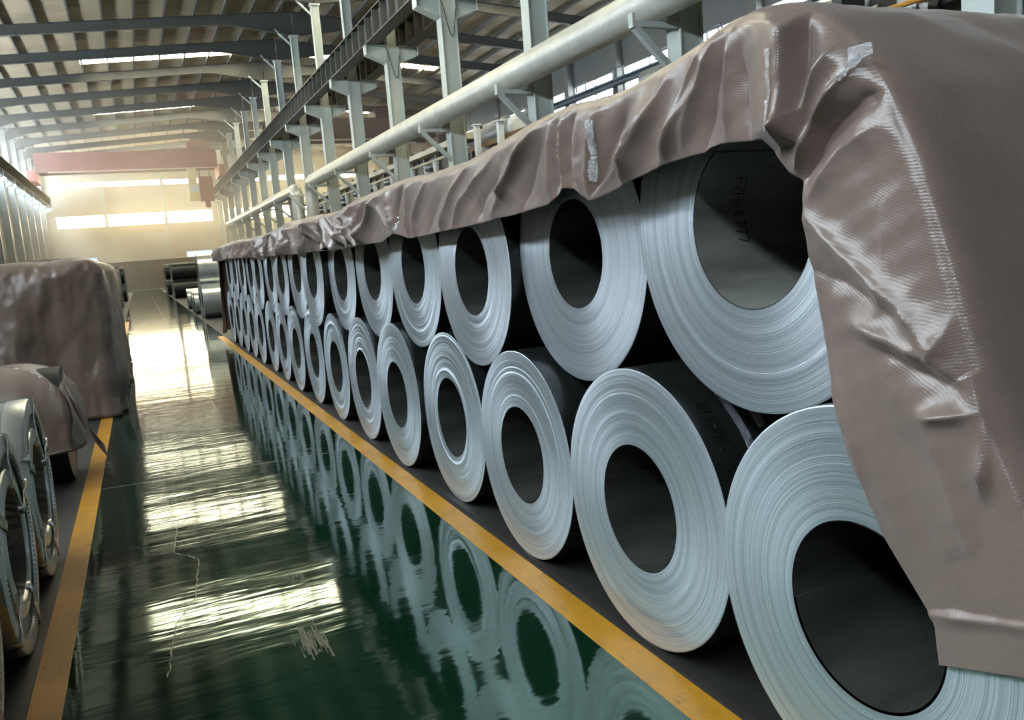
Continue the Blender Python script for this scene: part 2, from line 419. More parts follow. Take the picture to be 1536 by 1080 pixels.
# roof
ceil = link('ceiling', None); struct(ceil, 'brown sheet metal roof on dark rafters and purlins')
def rafter_mesh(x_low, x_high, mirrored=False):
    b = MB()
    n = 24; top = []; bot = []
    for k in range(n+1):
        x = x_low+(x_high-x_low)*k/n
        z = roof_z(x)-.24
        dep = .5
        dr = abs(x-RIDGE_X); dl = abs(x-x_low)
        if dr < 3.6: dep = max(dep, .5+.80*(1-dr/3.6))
        if dl < 2.6: dep = max(dep, .5+.55*(1-dl/2.6))
        top.append((x, z)); bot.append((x, z-dep))
    poly = top+bot[::-1]
    for k in range(n):
        b.prism([bot[k], bot[k+1], top[k+1], top[k]], 'y', -.01, .01)
        b.prism([(bot[k][0], bot[k][1]-.02), (bot[k+1][0], bot[k+1][1]-.02), bot[k+1], bot[k]], 'y', -.12, .12)
        b.prism([(top[k][0], top[k][1]-.02), (top[k+1][0], top[k+1][1]-.02), top[k+1], top[k]], 'y', -.12, .12)
    return b.mesh('rafter', M['rafter'])
RM = [rafter_mesh(XL+.2, RIDGE_X-.03), rafter_mesh(XR-.2, RIDGE_X+.03)]
RY = [6.9-6*k for k in (3, 2, 1)]+COL_Y
for y in RY:
    for rm in RM: link('rafter', rm, ceil, (0, y, 0))
PX = [XL+.3+1.5*k for k in range(13)]
PX = [x for x in PX if x < RIDGE_X-.2]
PX2 = [RIDGE_X+.5+1.5*k for k in range(12)]
for x in PX+PX2:
    if x > XR-.2: continue
    z = roof_z(x)
    b = MB(); b.box(x-.045, x+.045, YB, YE, z-.235, z-.215); b.box(x-.02, x+.02, YB, YE, z-.215, z-.03); b.box(x-.045, x+.045, YB, YE, z-.03, z-.01)
    b.obj('purlin', M['purlin'], ceil)
# roof sheets, with skylight strips let into them every 18 m
SKY_Y = [22.4+18.2*k for k in range(5)]
def roof_panel(y0, y1, x0, x1):
    b = MB(); z0, z1 = roof_z(x0), roof_z(x1)
    b.prism([(x0, z0), (x1, z1), (x1, z1+.06), (x0, z0+.06)], 'y', y0, y1)
    # trapezoid ribs running down the slope
    y = y0+.3
    while y < y1-.1:
        b.prism([(x0, z0-.008), (x1, z1-.008), (x1, z1), (x0, z0)], 'y', y-.02, y+.02); y += .5
    b.obj('roof_sheet', M['roof'], ceil)
edges = [YB]+[y for y in RY if y > YB+1]+[YE]
HOLES = {}
for k in range(len(edges)-1):
    y0, y1 = edges[k], edges[k+1]
    hol = [s for s in SKY_Y if y0 <= s-.6 and s+.6 <= y1 or (y0 < s < y1)]
    if not hol:
        roof_panel(y0, y1, XL, RIDGE_X); roof_panel(y0, y1, RIDGE_X, XR)
    else:
        s = hol[0]; a, c = max(y0, s-.6), min(y1, s+.6)
        for (xa, xb, sa, sb) in ((XL, RIDGE_X, -1.6, 8.5), (RIDGE_X, XR, 11.0, 21.9)):
            roof_panel(y0, a, xa, xb); roof_panel(c, y1, xa, xb)
            roof_panel(a, c, xa, sa); roof_panel(a, c, sb, xb)
            HOLES.setdefault(len(HOLES), (a, c, sa, sb))
for a, c, sa, sb in HOLES.values():
    sk = link('skylight', None); sk['kind'] = 'structure'
    sk.parent = ceil
    b = MB(); z0, z1 = roof_z(sa), roof_z(sb)
    b.prism([(sa, z0+.01), (sb, z1+.01), (sb, z1+.05), (sa, z0+.05)], 'y', a, c); b.obj('translucent_sheet', M['sky'], sk)

# end walls and their windows
def end_wall(name, y, sgn, nwin):
    w = link(name, None); struct(w, 'end wall of the hall with two rows of bright windows' if nwin else None)
    th = .25*sgn
    def slab(x0, x1, z0, z1, m='wall', nm='wall_panel'):
        b = MB(); ys = sorted((y, y+th)); b.box(x0, x1, ys[0], ys[1], z0, z1); b.obj(nm, M[m], w)
    wins = []
    for (xa, xb) in ((XL, 9.75), (9.75, XR)):
        if xa < 0:
            c1 = [(-7.43, -2.55), (-2.30, 3.65), (3.90, 8.9)]
        else:
            c1 = [(10.6, 15.4), (15.65, 21.5), (21.75, 26.8)]
        rows = [(6.95, 8.30, c1), (11.35, 11.95, c1)]
        zs = 0.0
        low = [(-6.7, -3.9, 2.95, 3.6), (5.45, 8.35, 2.91, 3.63)] if xa < 0 else [(12.0, 15.0, 2.9, 3.6), (21, 24, 2.9, 3.6)]
        # low band with two small openings
        slab(xa, xb, 0, 2.9)
        xs = xa
        for (l0, l1, z0, z1) in low:
            slab(xs, l0, 2.9, 3.62); wins.append((l0, l1, 2.9, 3.62, 'bluewin')); xs = l1
        slab(xs, xb, 2.9, 3.62)
        slab(xa, xb, 3.62, 6.95)
        zprev = None
        for (z0, z1, cols) in rows:
            xs = xa
            for (c0, c1_) in cols:
                slab(xs, c0, z0, z1); wins.append((c0, c1_, z0, z1, 'endwin')); xs = c1_
            slab(xs, xb, z0, z1)
        slab(xa, xb, 8.30, 11.35)
        b = MB(); ys = sorted((y, y+th))
        b.prism([(xa, 11.95), (xb, 11.95), (xb, roof_z(xb)), (xa, roof_z(xa))], 'y', ys[0], ys[1]); b.obj('wall_panel', M['wall'], w)
        for px in ((-2.42, 3.78) if xa < 0 else (15.52, 21.62)):
            b = MB(); ys = sorted((y-.3*sgn, y)); b.box(px-.16, px+.16, ys[0], ys[1], 0, 13.2); b.obj('wind_post', M['column'], w)
    return wins
WN = [0]
def window(y, sgn, x0, x1, z0, z1, m):
    WN[0] += 1
    w = link('window_%d' % WN[0], None); struct(w)
    b = MB(); b.box(x0, x1, y+.10*sgn-.01, y+.10*sgn+.01, z0, z1); b.obj('window_pane', M[m], w)
    b = MB(); ya, yb = sorted((y-.03*sgn, y+.09*sgn))
    for a in ((x0, x1, z0, z0+.05), (x0, x1, z1-.05, z1), (x0, x0+.05, z0, z1), (x1-.05, x1, z0, z1)): b.box(a[0], a[1], ya, yb, a[2], a[3])
    b.obj('window_frame', M['column'], w)
for wn in end_wall('wall_far', YE, 1, True): window(YE, 1, *wn)
rw = link('wall_rear', None); struct(rw, 'plain end wall behind the camera')
b = MB(); b.prism([(XL, 0), (XR, 0), (XR, roof_z(XR)), (RIDGE_X, RIDGE_Z), (XL, roof_z(XL))], 'y', YB-.25, YB); b.obj('wall_panel', M['wall_grey'], rw)
# roller door of the far wall: horizontal laths
d = link('door_1', None); struct(d, 'pale roller door in the far wall')
for k in range(12):
    b = MB(); b.box(-2.2, 3.6, YE-.07, YE-.02, .02+k*.5, .02+k*.5+.485); b.obj('door_lath', M['door'], d)
# side walls with a clerestory strip per bay
def side_wall(name, x, sgn):
    w = link(name, None); struct(w, 'grey cladding side wall with a strip of high windows')
    xs = sorted((x, x+.25*sgn))
    ez = roof_z(x)
    b = MB(); b.box(xs[0], xs[1], YB, YE, 0, 10.0); b.obj('wall_panel', M['wall_grey'], w)
    b = MB(); b.box(xs[0], xs[1], YB, YE, 11.4, ez); b.obj('wall_panel', M['wall_grey'], w)
    ys = [YB]+[y for y in RY if y > YB+1]+[YE]
    for k in range(len(ys)-1):
        y0, y1 = ys[k]+.3, ys[k+1]-.3
        if y1 < -6 or (sgn > 0 and (y1 < 8 or y1 > 70)):
            b = MB(); b.box(xs[0], xs[1], ys[k]-.3 if k else YB, y1+.3, 10.0, 11.4); b.obj('wall_panel', M['wall_grey'], w); continue
        b = MB(); b.box(xs[0], xs[1], ys[k]-.3 if k else YB, y0, 10.0, 11.4); b.obj('wall_panel', M['wall_grey'], w)
        WN[0] += 1; g = link('window_%d' % WN[0], None); struct(g)
        b = MB(); b.box(x+.12*sgn-.01, x+.12*sgn+.01, y0, y1, 10.0, 11.4); b.obj('window_pane', M['cler' if sgn < 0 else 'cler_r'], g)
        b = MB(); xa, xb = sorted((x-.02*sgn, x+.1*sgn))
        for a in ((y0, y1, 10.0, 10.06), (y0, y1, 11.34, 11.4), (y0, y0+.06, 10, 11.4), (y1-.06, y1, 10, 11.4), ((y0+y1)/2-.03, (y0+y1)/2+.03, 10, 11.4)):
            b.box(xa, xb, a[0], a[1], a[2], a[3])
        b.obj('window_frame', M['wall_grey'], g)
    b = MB(); b.box(xs[0], xs[1], ys[-1]-.3, YE, 10.0, 11.4); b.obj('wall_panel', M['wall_grey'], w)
    for y in RY:
        b = MB(); xa, xb = sorted((x, x-.45*sgn)); b.box(xa, xb, y-.28, y+.28, 0, 13.7)
        if x > 0: b.obj('wall_post', M['wall_grey'], w)
side_wall('wall_left', XL, -1); side_wall('wall_right', XR, 1)
# dark low barrier across the far end
b = MB(); 
bar_ = thing('low_barrier', 'dark low sheet barrier across the far end of the aisle', 'barrier', (0, 82, 0))
for k in range(12):
    x0 = -8.0+k*1.45
    b = MB(); b.box(x0, x0+1.44, -.05, .05, 0.02, 2.55); b.obj('barrier_panel', M['barrier'], bar_)
b = MB(); b.box(-8.0, 9.4, -.09, .09, 2.55, 2.63); b.obj('top_rail', M['barrier'], bar_)

# sunlit dust haze hanging in the far half of the hall
hz = bpy.data.materials.new('dust_haze'); hz.use_nodes = True
_nt = hz.node_tree; _nt.nodes.remove(_nt.nodes['Principled BSDF'])
_v = _nt.nodes.new('ShaderNodeVolumeScatter'); _v.inputs['Color'].default_value = (1.0, 0.93, 0.80, 1); _v.inputs['Density'].default_value = HAZE; _v.inputs['Anisotropy'].default_value = 0.6
_nt.links.new(_v.outputs[0], _nt.nodes['Material Output'].inputs['Volume'])
b = MB(); b.box(XL+.01, XR-.01, 58, YE-.01, .004, 13.3)
hobj = b.obj('haze', hz); hobj['kind'] = 'stuff'; hobj['label'] = 'pale dusty haze filling the far half of the hall'; hobj['category'] = 'haze'

# ------------------------------------------------------------------ coils
X0 = 1.6307
CW = 1.5
LOW = [(1.4757,.5538,.2493,-.041),(2.5737,.5394,.2471,-.0119),(3.6431,.5263,.2459,-.0025),(4.741,.5334,.2504,.0213),(5.8118,.5338,.2479,-.0021),
       (6.8766,.5274,.2495,.0129),(7.9295,.5217,.2503,.0001),(9.0453,.5248,.2481,.002),(10.0938,.5197,.2481,-.0051),(11.1368,.5193,.2465,-.0049),
       (12.2256,.5161,.2479,.0085),(13.353,.5323,.2536,.003),(14.4212,.5319,.256,.0047),(15.4973,.5403,.255,.0026),(16.6164,.5438,.255,.0093),
       (17.70,.532,.25,.0)]
UPP = [(1.9762,1.609,.588,.2676,.061),(3.1298,1.5319,.5537,.2356,.0935),(4.207,1.4628,.5227,.2412,.0338),(5.2733,1.4947,.5402,.2459,.0399),
       (6.3539,1.4814,.5367,.2459,.0464),(7.4139,1.4503,.5199,.2477,.0348),(8.4836,1.4561,.5459,.2553,-.0221)]
def tangent_up(k, R):
    (y1, R1, _, _), (y2, R2, _, _) = LOW[k], LOW[k+1]
    z1, z2 = R1+.02, R2+.02
    a, c = R1+R+.002, R2+R+.002
    d = math.hypot(y2-y1, z2-z1); t = (a*a-c*c+d*d)/(2*d); h = math.sqrt(max(a*a-t*t, 0))
    uy, uz = (y2-y1)/d, (z2-z1)/d
    return y1+uy*t-uz*h, z1+uz*t+uy*h
for k in range(7, 15):
    R = [.545,.512,.525,.53,.52,.527,.53,.522,.52][k-7]
    y, z = tangent_up(k, R); UPP.append((y, z, R, .25, [.02,.0,.015,-.01,.02,.005,.0,.01,.0][k-7]))

def smooth_noise(n, step):
    base = rng.normal(size=n//step+4); x = np.arange(n)/step; i = x.astype(int); t = x-i; t = t*t*(3-2*t)
    return base[i]*(1-t)+base[i+1]*t
def spiral_wall(R, r, W, n, step_ang, lip, x_in=0.0, inward=True):
    a = step_ang+np.linspace(0, 2*PI, n+1)
    rr = r+lip*np.linspace(0, 1, n+1)*( -1 if inward else 1)
    return a, rr
def face_mesh(R, r, rings, seg, amp):
    rad = np.linspace(r, R, rings)
    off = smooth_noise(rings, 6)*amp+rng.normal(size=rings)*amp*.28
    off -= off.min(); off[0] = off[1]; off[-1] = off[-2]+.002
    a = np.linspace(0, 2*PI, seg, endpoint=False)
    P = np.empty((seg, rings, 3))
    P[:, :, 0] = off[None, :]; P[:, :, 1] = rad[None, :]*np.cos(a)[:, None]; P[:, :, 2] = rad[None, :]*np.sin(a)[:, None]
    me = grid_mesh('wound_face', P, M['edge'], True, True)
    me.flip_normals()
    return me, off
def wall_mesh(name, r, W, seg, mat, ang, lip, x0, outer):
    a = ang+np.linspace(0, 2*PI, seg+1); rr = r+np.linspace(0, lip, seg+1)*(1 if outer else -1)
    xs = [x0, x0+.004, W*.33, W*.66, W-.004, W]
    P = np.empty((seg+1, len(xs), 3))
    for j, x in enumerate(xs):
        P[:, j, 0] = x; P[:, j, 1] = rr*np.cos(a); P[:, j, 2] = rr*np.sin(a)
    # close the step between the start and the end of the spiral
    P = np.concatenate([P, P[:1]], 0)
    me = grid_mesh(name, P, mat)
    if not outer: me.flip_normals()
    me.set_sharp_from_angle(angle=math.radians(35))
    return me
def rear_ring(R, r, W, seg):
    a = np.linspace(0, 2*PI, seg, endpoint=False); P = np.empty((seg, 2, 3)); P[:, :, 0] = W
    for j, q in enumerate((r, R)): P[:, j, 1] = q*np.cos(a); P[:, j, 2] = q*np.sin(a)
    return grid_mesh('rear_face', P, M['wrap'], False, True)
def make_coil(loc, R, r, label, group, rings, seg, amp, step=None, bore='bore'):
    t = thing('steel_coil', label, 'steel coil', loc, group)
    fm, off = face_mesh(R, r, rings, seg, amp)
    link('wound_face', fm, t)
    link('outer_wrap', wall_mesh('outer_wrap', R, CW, seg, M['wrap'], rng.uniform(0, 6.28), .0015, float(off[-1]), True), t)
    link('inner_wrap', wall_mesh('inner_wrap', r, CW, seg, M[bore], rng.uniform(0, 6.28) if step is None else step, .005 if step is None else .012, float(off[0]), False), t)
    link('rear_face', rear_ring(R, r, CW, seg), t)
    return t
SPECIAL_L = {0: 'largest looking galvanised coil in front, bottom row, its right half under the tarpaulin hem',
             1: 'galvanised coil in the bottom row with handwriting and a paper label on its dark top'}
coils_l, coils_u = [], []
for k, (y, R, r, dx) in enumerate(LOW):
    lab = SPECIAL_L.get(k, 'galvanised steel coil of the bottom row, %s from the near end of the row' % ORD[k])
    amp = [.0010,   .0012, .0024, .0030, .0016, .0028, .0050, .0055, .0050][k] if k < 9 else .004
    near = k < 6
    coils_l.append(make_coil((X0+dx, y, R+.02), R, r, lab, 'steel coils of the bottom row', 74 if near else 40, 144 if near else 96, amp, -.16 if k == 0 else None))
SPECIAL_U = {0: 'galvanised coil nearest in the top row, black handwriting inside its wide bore'}
for k, (y, z, R, r, dx) in enumerate(UPP):
    lab = SPECIAL_U.get(k, 'galvanised steel coil of the top row, %s from the near end of the row' % ORD[k])
    amp = [.0004, .0007, .0010, .0014, .0016, .0015, .0015][k] if k < 7 else .002
    near = k < 5
    coils_u.append(make_coil((X0+dx, y, z), R, r, lab, 'steel coils of the top row', 74 if near else 40, 144 if near else 96, amp, None, 'bore_lit' if k == 0 else 'bore'))

# handwriting: marker strokes lying on a cylinder; x runs along the axis, the text runs round the circumference
GL = {'F': [[(0,0),(0,1),(.55,1)],[(0,.55),(.42,.55)]], 'Z': [[(0,.9),(.25,1),(.5,.85),(.05,.05),(.55,0)]], 'H': [[(0,0),(0,1)],[(.5,0),(.5,1)],[(0,.5),(.5,.45)]],
      'c': [[(.42,.6),(.2,.62),(.03,.35),(.15,.05),(.42,.05)]], 'o': [[(.2,.6),(.02,.35),(.18,.05),(.4,.3),(.22,.6)]], '7': [[(0,.95),(.5,1),(.2,.0)]],
      'U': [[(0,1),(.02,.2),(.25,0),(.45,.2),(.5,1)]], '1': [[(.2,1),(.22,0)]], '0': [[(.25,1),(.02,.5),(.22,0),(.48,.5),(.25,1)]], 'M': [[(0,0),(.05,1),(.28,.4),(.5,1),(.55,0)]],
      'Y': [[(0,1),(.25,.5),(.5,1)],[(.25,.5),(.25,0)]], '2': [[(0,.8),(.25,1),(.45,.75),(.02,.02),(.5,0)]]}
def handwriting(parent, text, r, a0, x0, hgt, adv, da, out, wid=.0016, xdrift=0.0):
    b = MB()
    for i, ch in enumerate(text):
        for st in GL[ch]:
            pts = []
            for q in range(len(st)-1):
                for t in np.linspace(0, 1, 5)[(0 if q == 0 else 1):]:
                    gx = st[q][0]*(1-t)+st[q+1][0]*t; gy = st[q][1]*(1-t)+st[q+1][1]*t
                    ang = a0+da*(i*adv+gx*adv/.72)/r
                    pts.append((x0+xdrift*i+gy*hgt+random.uniform(-.0006, .0006), (r+out)*math.cos(ang), (r+out)*math.sin(ang)))
            b.tube(pts, wid, 5)
    o = b.obj('handwriting', M['ink'], parent); o['label'] = 'black marker handwriting'
    return o
# upper coil: inside the bore; text runs downwards (angle from +y), letter tops to +x
handwriting(coils_u[0], 'FZHc0777', .2676-.004, .592, .146, .046, .0290, -1, -.0010, .0019, .0046)
handwriting(coils_l[1], 'U1YHM02', .5394+.0015, 2.185, .055, .050, .0295, 1, .0008, .0020, .001)
def patch_on_cyl(parent, name, r, a0, a1, x0, x1, mat):
    a = np.linspace(a0, a1, 10); P = np.empty((10, 2, 3))
    for j, x in enumerate((x0, x1)): P[:, j, 0] = x; P[:, j, 1] = r*np.cos(a); P[:, j, 2] = r*np.sin(a)
    return link(name, grid_mesh(name, P, mat), parent)
aL = lambda y, z: math.atan2(z-.5594, y-2.5737)
patch_on_cyl(coils_l[1], 'paper_label', .5394+.0035, 2.30, 2.44, .245, .282, M['label'])['label'] = 'small cream paper label'
patch_on_cyl(coils_l[1], 'clear_band', .5394+.003, 1.9, 2.7, .165, .20, M['tape'])

mt = MB(); mt.box(1.625, 3.35, .7, 18.6, 0.0, .02)
tag(mt.obj('rubber_mat', M['mat']), 'long black rubber mat under the bottom row of coils', 'mat')

# ------------------------------------------------------------------ the long tarpaulin
XF = 1.578
T_FAR = [(18.42,.15),(18.40,.7),(18.36,1.3),(18.28,1.70),(18.08,1.93),(17.7,1.995),(15.9,1.99),(13.5,1.965),(11.9,1.95),(10.6,1.985),(9.6,1.99),(8.97,1.97),(8.5,1.985),(7.72,1.975),(7.3,1.965),(6.9,1.975),(6.4,2.01),(5.8,2.03),
         (5.0,2.042),(4.62,2.020),(3.98,2.022),(3.47,2.066),(3.19,2.094),(2.92,2.102),(2.73,2.089),(2.48,2.082),(2.22,2.114),(2.02,2.144)]
B_FAR = [(18.38,.12),(18.30,.6),(18.22,1.2),(18.1,1.60),(17.9,1.70),(17.5,1.70),(16.2,1.722),(13.5,1.70),(11.5,1.676),(11.35,1.60),(11.2,1.676),(10.6,1.672),(9.85,1.671),(8.9,1.66),(7.6,1.665),(7.3,1.70),(7.1,1.65),(6.8,1.656),
         (5.6,1.68),(5.26,1.725),(4.98,1.678),(4.15,1.699),(3.39,1.725),(3.0,1.752),(2.955,1.79),(2.90,1.80),(2.83,1.789),(2.75,1.76),(2.69,1.729),(2.41,1.775),(2.25,1.807),(2.04,1.820)]
T_NEAR = [(1.93,2.162),(1.79,2.170),(1.70,2.155),(1.62,2.12),(1.56,2.085),(1.46,1.984),(1.387,1.886),(1.317,1.729),(1.268,1.579),(1.203,1.375),(1.156,1.22),(1.118,1.125),(1.034,.948),(.940,.79),(.900,.65)]
B_NEAR = [(1.985,1.832),(1.94,1.836),(1.80,1.825),(1.735,1.82),(1.70,1.775),(1.665,1.728),(1.627,1.70),(1.617,1.513),(1.588,1.38),(1.537,1.14),(1.46,.96),(1.392,.823),(1.30,.715),(1.248,.654),(1.237,.55)]
def resample_far():
    ys = []; y = 18.08
    while y > 2.02:
        ys.append(y); y -= .010 if y < 4.2 else (.016 if y < 8 else .028)
    ys = np.array(ys)
    tf = np.array(T_FAR[4:])[::-1]; bf = np.array(B_FAR[4:])[::-1]
    T = np.stack([ys, np.interp(ys, tf[:, 0], tf[:, 1])], 1); B = np.stack([ys, np.interp(ys, bf[:, 0], bf[:, 1])], 1)
    # far corner that hangs to the floor
    n = 40; k = np.linspace(0, 4, n, endpoint=False); i = k.astype(int); t = (k-i)[:, None]
    tc, bc = np.array(T_FAR[:5]), np.array(B_FAR[:5]); bc[4] = B[0]; tc[4] = T[0]
    T0 = tc[i]*(1-t)+tc[i+1]*t; B0 = bc[i]*(1-t)+bc[i+1]*t
    # near fan
    tn = np.array([T[-1]]+T_NEAR); bn = np.array([B[-1]]+B_NEAR); m = len(tn)-1
    k = np.linspace(0, m, 460); k = k[1:]; i = np.minimum(k.astype(int), m-1); t = (k-i)[:, None]
    T2 = tn[i]*(1-t)+tn[i+1]*t; B2 = bn[i]*(1-t)+bn[i+1]*t
    return np.concatenate([T0, T, T2]), np.concatenate([B0, B, B2]), len(T0), len(T0)+len(T)
def gsm(A, w):
    k = np.exp(-.5*(np.arange(-3*w, 3*w+1)/w)**2); k /= k.sum()
    P = np.pad(A, ((3*w, 3*w), (0, 0)), mode='edge'); return np.stack([np.convolve(P[:, j], k, 'valid') for j in range(A.shape[1])], 1)
TT, BB, n_far, n_near = resample_far()
TT = gsm(TT, 4); BB = gsm(BB, 2)
# keep the top line just above the coils it lies on
for (y, z, R, r, dx) in UPP[1:]:
    for q in range(len(TT)):
        dy = TT[q, 0]-y
        if abs(dy) < R*.9: TT[q, 1] = max(TT[q, 1], z+math.sqrt(R*R-dy*dy)+.006)
TT[n_far+10:] = gsm(TT, 3)[n_far+10:]
# folds: polylines in the (y, z) plane of the hanging flap with width, height and sharpness
RIDGES = [
 ([(2.196,1.828),(2.047,2.046),(1.962,2.126)], .040, .020), ([(2.104,1.85),(1.935,2.131)], .034, .016), ([(1.903,1.844),(1.866,2.133)], .030, .014),
 ([(1.806,1.835),(1.832,2.063)], .022, -.012), ([(2.01,1.83),(1.90,2.12)], .022, -.010),
 ([(1.673,1.777),(1.60,1.88),(1.50,2.017)], .030, .022), ([(1.63,1.74),(1.56,1.84),(1.47,1.93)], .022, .024),
 ([(1.614,1.709),(1.549,1.795),(1.44,1.862),(1.372,1.874)], .024, -.026), ([(1.60,1.66),(1.50,1.76),(1.40,1.80)], .040, .012),
 ([(1.611,1.606),(1.47,1.50),(1.326,1.397),(1.236,1.290)], .034, .022), ([(1.467,1.34),(1.35,1.31),(1.240,1.274)], .030, .020),
 ([(1.21,1.366),(1.233,1.285)], .020, .014), ([(1.60,1.47),(1.45,1.42),(1.30,1.34)], .03, -.010), ([(1.44,1.30),(1.26,1.235),(1.13,1.20)], .035, -.014),
 ([(1.263,1.14),(1.125,1.171)], .024, .018), ([(1.235,1.274),(1.13,1.175)], .022, .012), ([(1.125,1.170),(1.124,1.0)], .022, .022), ([(1.105,1.15),(1.10,1.0)], .022, -.016),
 ([(1.26,1.14),(1.21,1.0),(1.16,.86)], .035, .010), ([(1.42,1.14),(1.33,.98),(1.27,.85)], .03, -.008), ([(1.40,.80),(1.283,.715),(1.049,.795)], .030, -.022), ([(1.26,.67),(1.0,.74)], .03, .010),
 ([(2.41,1.80),(2.36,1.92),(2.268,2.007)], .045, .022), ([(2.229,1.821),(2.14,1.90),(2.025,1.99)], .032, .018), ([(2.45,1.78),(2.40,1.847),(2.176,2.063)], .036, .020),
 ([(2.690,1.735),(2.58,1.86),(2.432,2.024)], .045, -.024), ([(2.69,1.735),(2.66,1.9),(2.60,2.06)], .030, .024), ([(2.69,1.735),(2.50,1.82),(2.35,1.93)], .03, .014),
 ([(2.75,1.77),(2.78,1.9),(2.76,2.07)], .028, .014), ([(2.844,1.80),(2.82,1.95),(2.80,2.09)], .030, -.018), ([(2.90,1.80),(2.89,1.95),(2.86,2.09)], .022, .018),
 ([(2.97,1.78),(2.95,1.9),(2.945,2.05)], .022, -.018), ([(3.02,1.76),(3.01,1.9),(2.99,2.07)], .028, .016),
 ([(3.46,1.80),(3.40,1.89),(3.038,2.084)], .040, .016), ([(3.60,1.735),(3.50,1.80),(3.30,1.93),(3.108,2.063)], .030, .020), ([(3.30,1.75),(3.20,1.86),(3.08,1.99)], .035, -.012),
 ([(4.163,1.72),(4.0,1.84),(3.591,1.99)], .040, .018), ([(4.35,1.70),(4.254,1.798),(3.91,2.005)], .040, .020), ([(3.85,1.73),(3.75,1.82),(3.5,1.93)], .05, -.014),
 ([(4.85,1.70),(4.807,1.80),(4.545,2.0)], .035, .022), ([(5.0,1.69),(4.95,1.85),(4.90,2.02)], .03, .018), ([(5.25,1.73),(5.18,1.88),(5.05,2.02)], .035, -.024), ([(5.25,1.73),(5.32,1.9),(5.35,2.02)], .03, .022),
 ([(5.26,1.73),(5.5,1.85),(5.75,2.0)], .05, .020), ([(4.6,1.70),(4.5,1.8),(4.3,1.9)], .05, -.014),
 ([(1.30,1.62),(1.22,1.35)], .05, -.006), ([(1.38,1.60),(1.36,1.45),(1.40,1.36)], .03, .006), ([(1.52,1.2),(1.47,1.05),(1.44,.95)], .03, .008)]
yy = 5.9
while yy < 19:
    s = rng.uniform(-.35, .35); w = rng.uniform(.05, .09)*(1+.02*(yy-6)); a = 1.35*rng.uniform(.018, .034)*(1 if rng.random() < .65 else -1)
    RIDGES.append(([(yy, 1.64), (yy+s*.4, 1.82), (yy+s, 2.0)], w, a))
    if rng.random() < .35:      # a gather: several folds meet at the hem
        for q in (-.5, -.22, .3, .55): RIDGES.append(([(yy, 1.66), (yy+q, 2.0)], w*.8, abs(a)*.9))
    yy += rng.uniform(.16, .42)
def seg_field(Y, Z, poly, w):
    best = np.full(Y.shape, 1e9); tt = np.zeros(Y.shape)
    n = len(poly)-1
    for k in range(n):
        (y0, z0), (y1, z1) = poly[k], poly[k+1]; dy, dz = y1-y0, z1-z0; L2 = dy*dy+dz*dz
        t = np.clip(((Y-y0)*dy+(Z-z0)*dz)/L2, 0, 1); d = np.hypot(Y-y0-t*dy, Z-z0-t*dz)
        m = d < best; best = np.where(m, d, best); tt = np.where(m, (k+t)/n, tt)
    return best/w, tt
def flap_disp(Y, Z):
    D = np.zeros(Y.shape)
    for poly, w, a in RIDGES:
        p = np.array(poly); lo, hi = p[:, 0].min()-4*w, p[:, 0].max()+4*w
        m = (Y > lo) & (Y < hi)
        if not m.any(): continue
        q, t = seg_field(Y[m], Z[m], poly, w)
        core = np.exp(-np.abs(q)**1.08*1.15)
        D[m] += 1.9*a*core*np.clip(.45+1.3*np.minimum(t, 1-t)*2, 0, 1)
    # the pleat: a taped double layer whose near edge stands proud over a deep shadow
    pl = 1.612+(Z-1.95)*-.02
    s = Y-pl
    m = (Z > 1.78) & (Y < 2.2) & (Y > 1.3)
    wst = 1/(1+np.exp(-np.clip(s/.0035, -30, 30)))
    raise_ = wst*.075*np.exp(-(s/.13)**2)-(1-wst)*.020*np.exp(-(s/.05)**2)
    D += np.where(m, raise_*np.clip((Z-1.79)/.05, 0, 1), 0)
    # gentle billow and small crumples
    D += .006*np.sin(Y*7.3+Z*4)+.0035*np.sin(Y*19-Z*13+1.7*np.sin(Z*9))
    D += .0016*np.sin(Y*61+Z*33)*np.sin(Z*47-Y*21)
    return np.maximum(D, np.where(Z < 1.18, -.002+.0*Z, -.028))
NV = 56
v = np.linspace(0, 1, NV)
Y = TT[:, :1]*(1-v)+BB[:, :1]*v; Z = TT[:, 1:]*(1-v)+BB[:, 1:]*v
D = flap_disp(Y, Z)
lift = np.minimum(1, v*8)[None, :]
LEN = np.linalg.norm(TT-BB, axis=1)[:, None]
XX = XF-.004-D*lift+np.where(TT[:, 1:] < 1.25, .006, .028)*np.exp(-v[None, :]*LEN/.020)
FL = np.stack([XX, Y, Z], -1)
# the far corner flares out over the aisle
for q in range(n_far):
    f = (1-q/n_far); FL[q, :, 0] -= .07*f*v**1.3+.03*np.sin(v*9)*f
